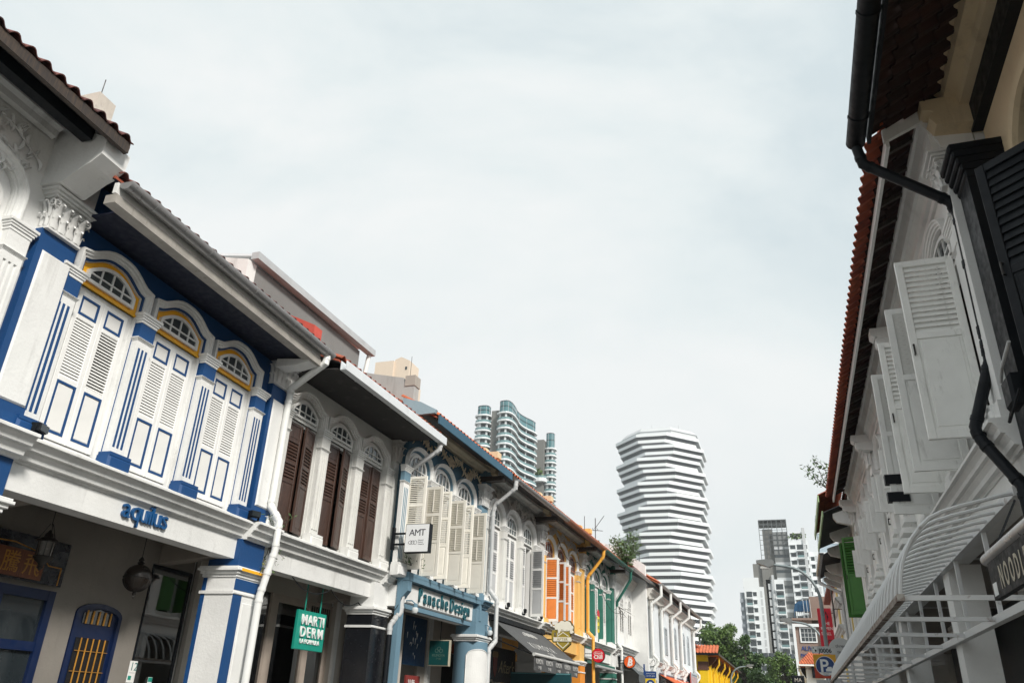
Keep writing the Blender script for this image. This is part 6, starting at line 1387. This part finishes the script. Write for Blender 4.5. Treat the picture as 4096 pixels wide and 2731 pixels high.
# ---- brown hotel
d = thing('hotel', 'brown and white hotel with framed windows and blue roof canopy', 'building', (0, 110, 0))
BRW = paint('taupe render', (.24, .17, .14), .8, .04, .1); HB = paint('hotel letter blue', (.03, .07, .25), .5)
m = MB(); m.box(.45, 12, 0, 12, 0, 12.4); m.build('wall', BRW, d); m = MB(); m.box(2.7, 12, 1.2, 10, 12.4, 16.1); m.build('upper_wall', BRW, d); m = MB(); m.box(.3, 12, -.25, 1.2, 13.1, 13.35); m.build('terrace_ledge', BRW, d); m = MB(); m.box(.4, 2.7, .2, 1.2, 12.4, 13.1); m.build('terrace_wall', BRW, d)
for x0, x1, z0, z1 in ((.3, .62, 0, 12.65), (3.55, 3.85, 0, 12.65), (.62, 3.55, 12.3, 12.65), (.62, 3.55, 7.6, 7.9), (7, 7.3, 0, 12.65), (3.85, 7, 12.3, 12.65)): m = MB(); m.box(x0, x1, -.35, -.01, z0, z1); m.build('white_frame', TWH, d)
for x in (1.25, 4.6):
    for z in (10.6, 5.6):
        m = MB(); m.box(x, x+1.7, -.04, -.005, z, z+1.5); wn = m.build('window', DKWIN, d)
        for a, b, c, e_ in ((x-.15, x, z-.15, z+1.65), (x+1.7, x+1.85, z-.15, z+1.65), (x, x+1.7, z+1.5, z+1.65), (x, x+1.7, z-.15, z)): m = MB(); m.box(a, b, -.12, -.006, c, e_); m.build('window_frame', TWH, wn)
        for k in range(1, 4): m = MB(); m.box(x+k*.42-.03, x+k*.42+.03, -.06, -.041, z, z+1.5); m.build('glazing_bar', MATS['pale grey tower shell'], wn)
        for k in range(1, 3): m = MB(); m.box(x, x+1.7, -.058, -.042, z+k*.5-.025, z+k*.5+.025); m.build('glazing_bar', MATS['pale grey tower shell'], wn)
text('ALIWAL', .75, HB, d, (1.1, -.05, 9.55), ext=.04, width=.9); text('PARK HOTEL', .62, HB, d, (.95, -.05, 8.75), ext=.04, width=.72)
m = MB(); m.sweep([(.75, 13.35), (.75, 14.4), (.95, 15.1), (1.4, 15.4), (2.1, 15.5), (2.6, 15.5)], [(-.03, .4), (.03, .4), (.03, 3.5), (-.03, 3.5)]); m.prism([(.75, 14.2), (.95, 15.1), (1.4, 15.4), (2.6, 15.5), (2.6, 14.2)], 'y', .38, .42); m.build('canopy', paint('blue canopy', (.01, .07, .16), .6), d)
for k in range(9): m = MB(); m.box(.6+k*.25, .64+k*.25, -.1, -.05, 13.35, 14.2); m.build('baluster', BLACK, d)
for x in (1.9, 2.3, 2.7): m = MB(); m.box(x, x+.06, -.15, -.05, 13.35, 15.6); m.build('frame_post', MATS['pale grey tower shell'], d)
# ---- small white tiled house below the hotel
d = thing('tiled_house', 'small white house with orange tiled roof in front of the hotel', 'building', (1.0, 82, 0))
m = MB(); m.box(0, 9, 0, 9, 0, 6.2); m.build('wall', WHITE, d); m = MB(); m.add([(-.5, -.6, 6.3), (9.5, -.6, 6.3), (9.5, 9.6, 6.3), (-.5, 9.6, 6.3), (4.5, 4.5, 9.0)], [(0, 1, 4), (1, 2, 4), (2, 3, 4), (3, 0, 4), (3, 2, 1, 0)]); rf = m.build('roof', TILEO, d); sa = math.atan2(2.7, 5.1)
for r in range(7):
    for i in range(44-r*4): link('roof_tile', tile_mesh(.24, .36, TILEO), rf, (-.55+r*.3*.5+i*.23, -.66+r*.3*math.cos(sa), 6.32+r*.3*math.sin(sa)+.01*r), (sa+.03, 0, 0))
m = MB(); m.box(-.6, 9.6, -.75, -.62, 6.16, 6.3); m.build('gutter', WPAINT, d); m = MB(); m.box(-.62, -.5, -.6, 9.6, 6.16, 6.3); m.build('gutter', WPAINT, d)
for y in (1.5, 4.5, 7.5): m = MB(); m.prism([(0, 5.2), (-.45, 5.6), (-.5, 6.1), (0, 6.1)], 'y', y-.2, y+.2); m.build('bracket', BLACK, d)
for y in (.2, 3.0, 6.0): downpipe(d, [(-.5, y, 6.1), (-.45, y, 5.7), (-.08, y, 5.1), (-.08, y, .2)], .06, PIPEW)
m = MB(); m.prism([(.5, 5.2), (1.6, 5.2), (1.9, 5.6), (1.9, 6.1), (.5, 6.1)], 'y', -.4, -.01); m.build('porch_shade', BLACK, d)
d = facing('hanging_sign', 'small black shop sign hung below the white tiled house', 'sign', 3193, 2722, 62); m = MB(); m.cbox(-.42, .42, -.05, .05, -.5, .35, .05); m.build('board', BLACK, d); text('MA', .34, paint('pale print', (.45, .42, .36), .5), d, (0, -.054, -.05), ext=.002, align='CENTER'); m = MB(); m.tube([(0, 0, .3), (0, 0, .8)], .02, 5); m.tube([(0, 0, .8), (1.2, 0, .8)], .02, 5); m.build('bracket', BLACK, d)
# ---- street trees
def tree(label, x, y, ht, rad, seed, n, mat, zc=None, ls=.42):
    rnd = random.Random(seed); d = thing('street_tree', label, 'tree', (x, y, 0)); zc = zc or ht*.66
    m = MB(); m.tube([(0, 0, 0), (.1, 0, ht*.25), (-.1, .1, ht*.45), (.1, 0, ht*.8)], [.34, .27, .2, .06], 8)
    m.build('trunk', BARK, d, smooth=True)
    cl = MB(); lim = MB()
    clumps = []
    for k in range(30):
        v = Vector((rnd.gauss(0, 1), rnd.gauss(0, 1), rnd.gauss(0, 1))).normalized(); r = rnd.uniform(.5, 1.0)
        clumps.append((Vector((v.x*rad*r, v.y*rad*r, zc + v.z*(ht-zc)*r*(1 if v.z > 0 else .9))), rad*rnd.uniform(.22, .4)))
    for c, cr_ in clumps:
        a = Vector((0, 0, ht*rnd.uniform(.3, .55))); mid = a.lerp(c, .55) + Vector((0, 0, .25)); lim.tube([a, mid, c], [.11, .07, .025], 5)
        for i in range(n//30):
            v = Vector((rnd.gauss(0, 1), rnd.gauss(0, 1), rnd.gauss(0, .75))); v = v.normalized()*(rnd.random()**.45)*cr_
            leaf_quad(cl, c + v + Vector((0, 0, .1)), ls*rnd.uniform(.6, 1.25), rnd, .6)
    lim.build('limbs', BARK, d); tag(cl.build('crown', mat, d), kind='stuff'); return d
tree('broad green tree rising behind the yellow corner building', -10.8, 130, 15.6, 3.7, 41, 15000, LEAFA, 9.8)
tree('darker rounded tree next to the broad one behind the yellow building', -6.7, 128, 12.8, 2.9, 42, 11000, LEAFB, 7.8)
tree('round green tree in front of the parking podium and brown hotel', at(3136, 2640, 150).x, 150, 12.8, 3.0, 43, 7200, LEAFA, 8.4)
tree('low dark tree peeping between yellow building and parking podium', -3.4, 160, 9.5, 2.6, 44, 4800, LEAFB, 6.2)
# ================================================ thin hazy air
m = MB(); m.box(-420, 420, -200, 760, -1, 175); hz = m.build('haze', []); tag(hz, 'thin pale haze in the air over the street and skyline', 'haze', kind='stuff')
hm = bpy.data.materials.new('haze air'); hm.use_nodes = True; ht = hm.node_tree; ht.nodes.clear()
ho = ht.nodes.new('ShaderNodeOutputMaterial'); hv = ht.nodes.new('ShaderNodeVolumePrincipled'); hv.inputs['Density'].default_value = .00025; hv.inputs['Color'].default_value = (.86, .91, .93, 1); hv.inputs['Anisotropy'].default_value = .2
ht.links.new(hv.outputs[0], ho.inputs['Volume']); hz.data.materials.append(hm)
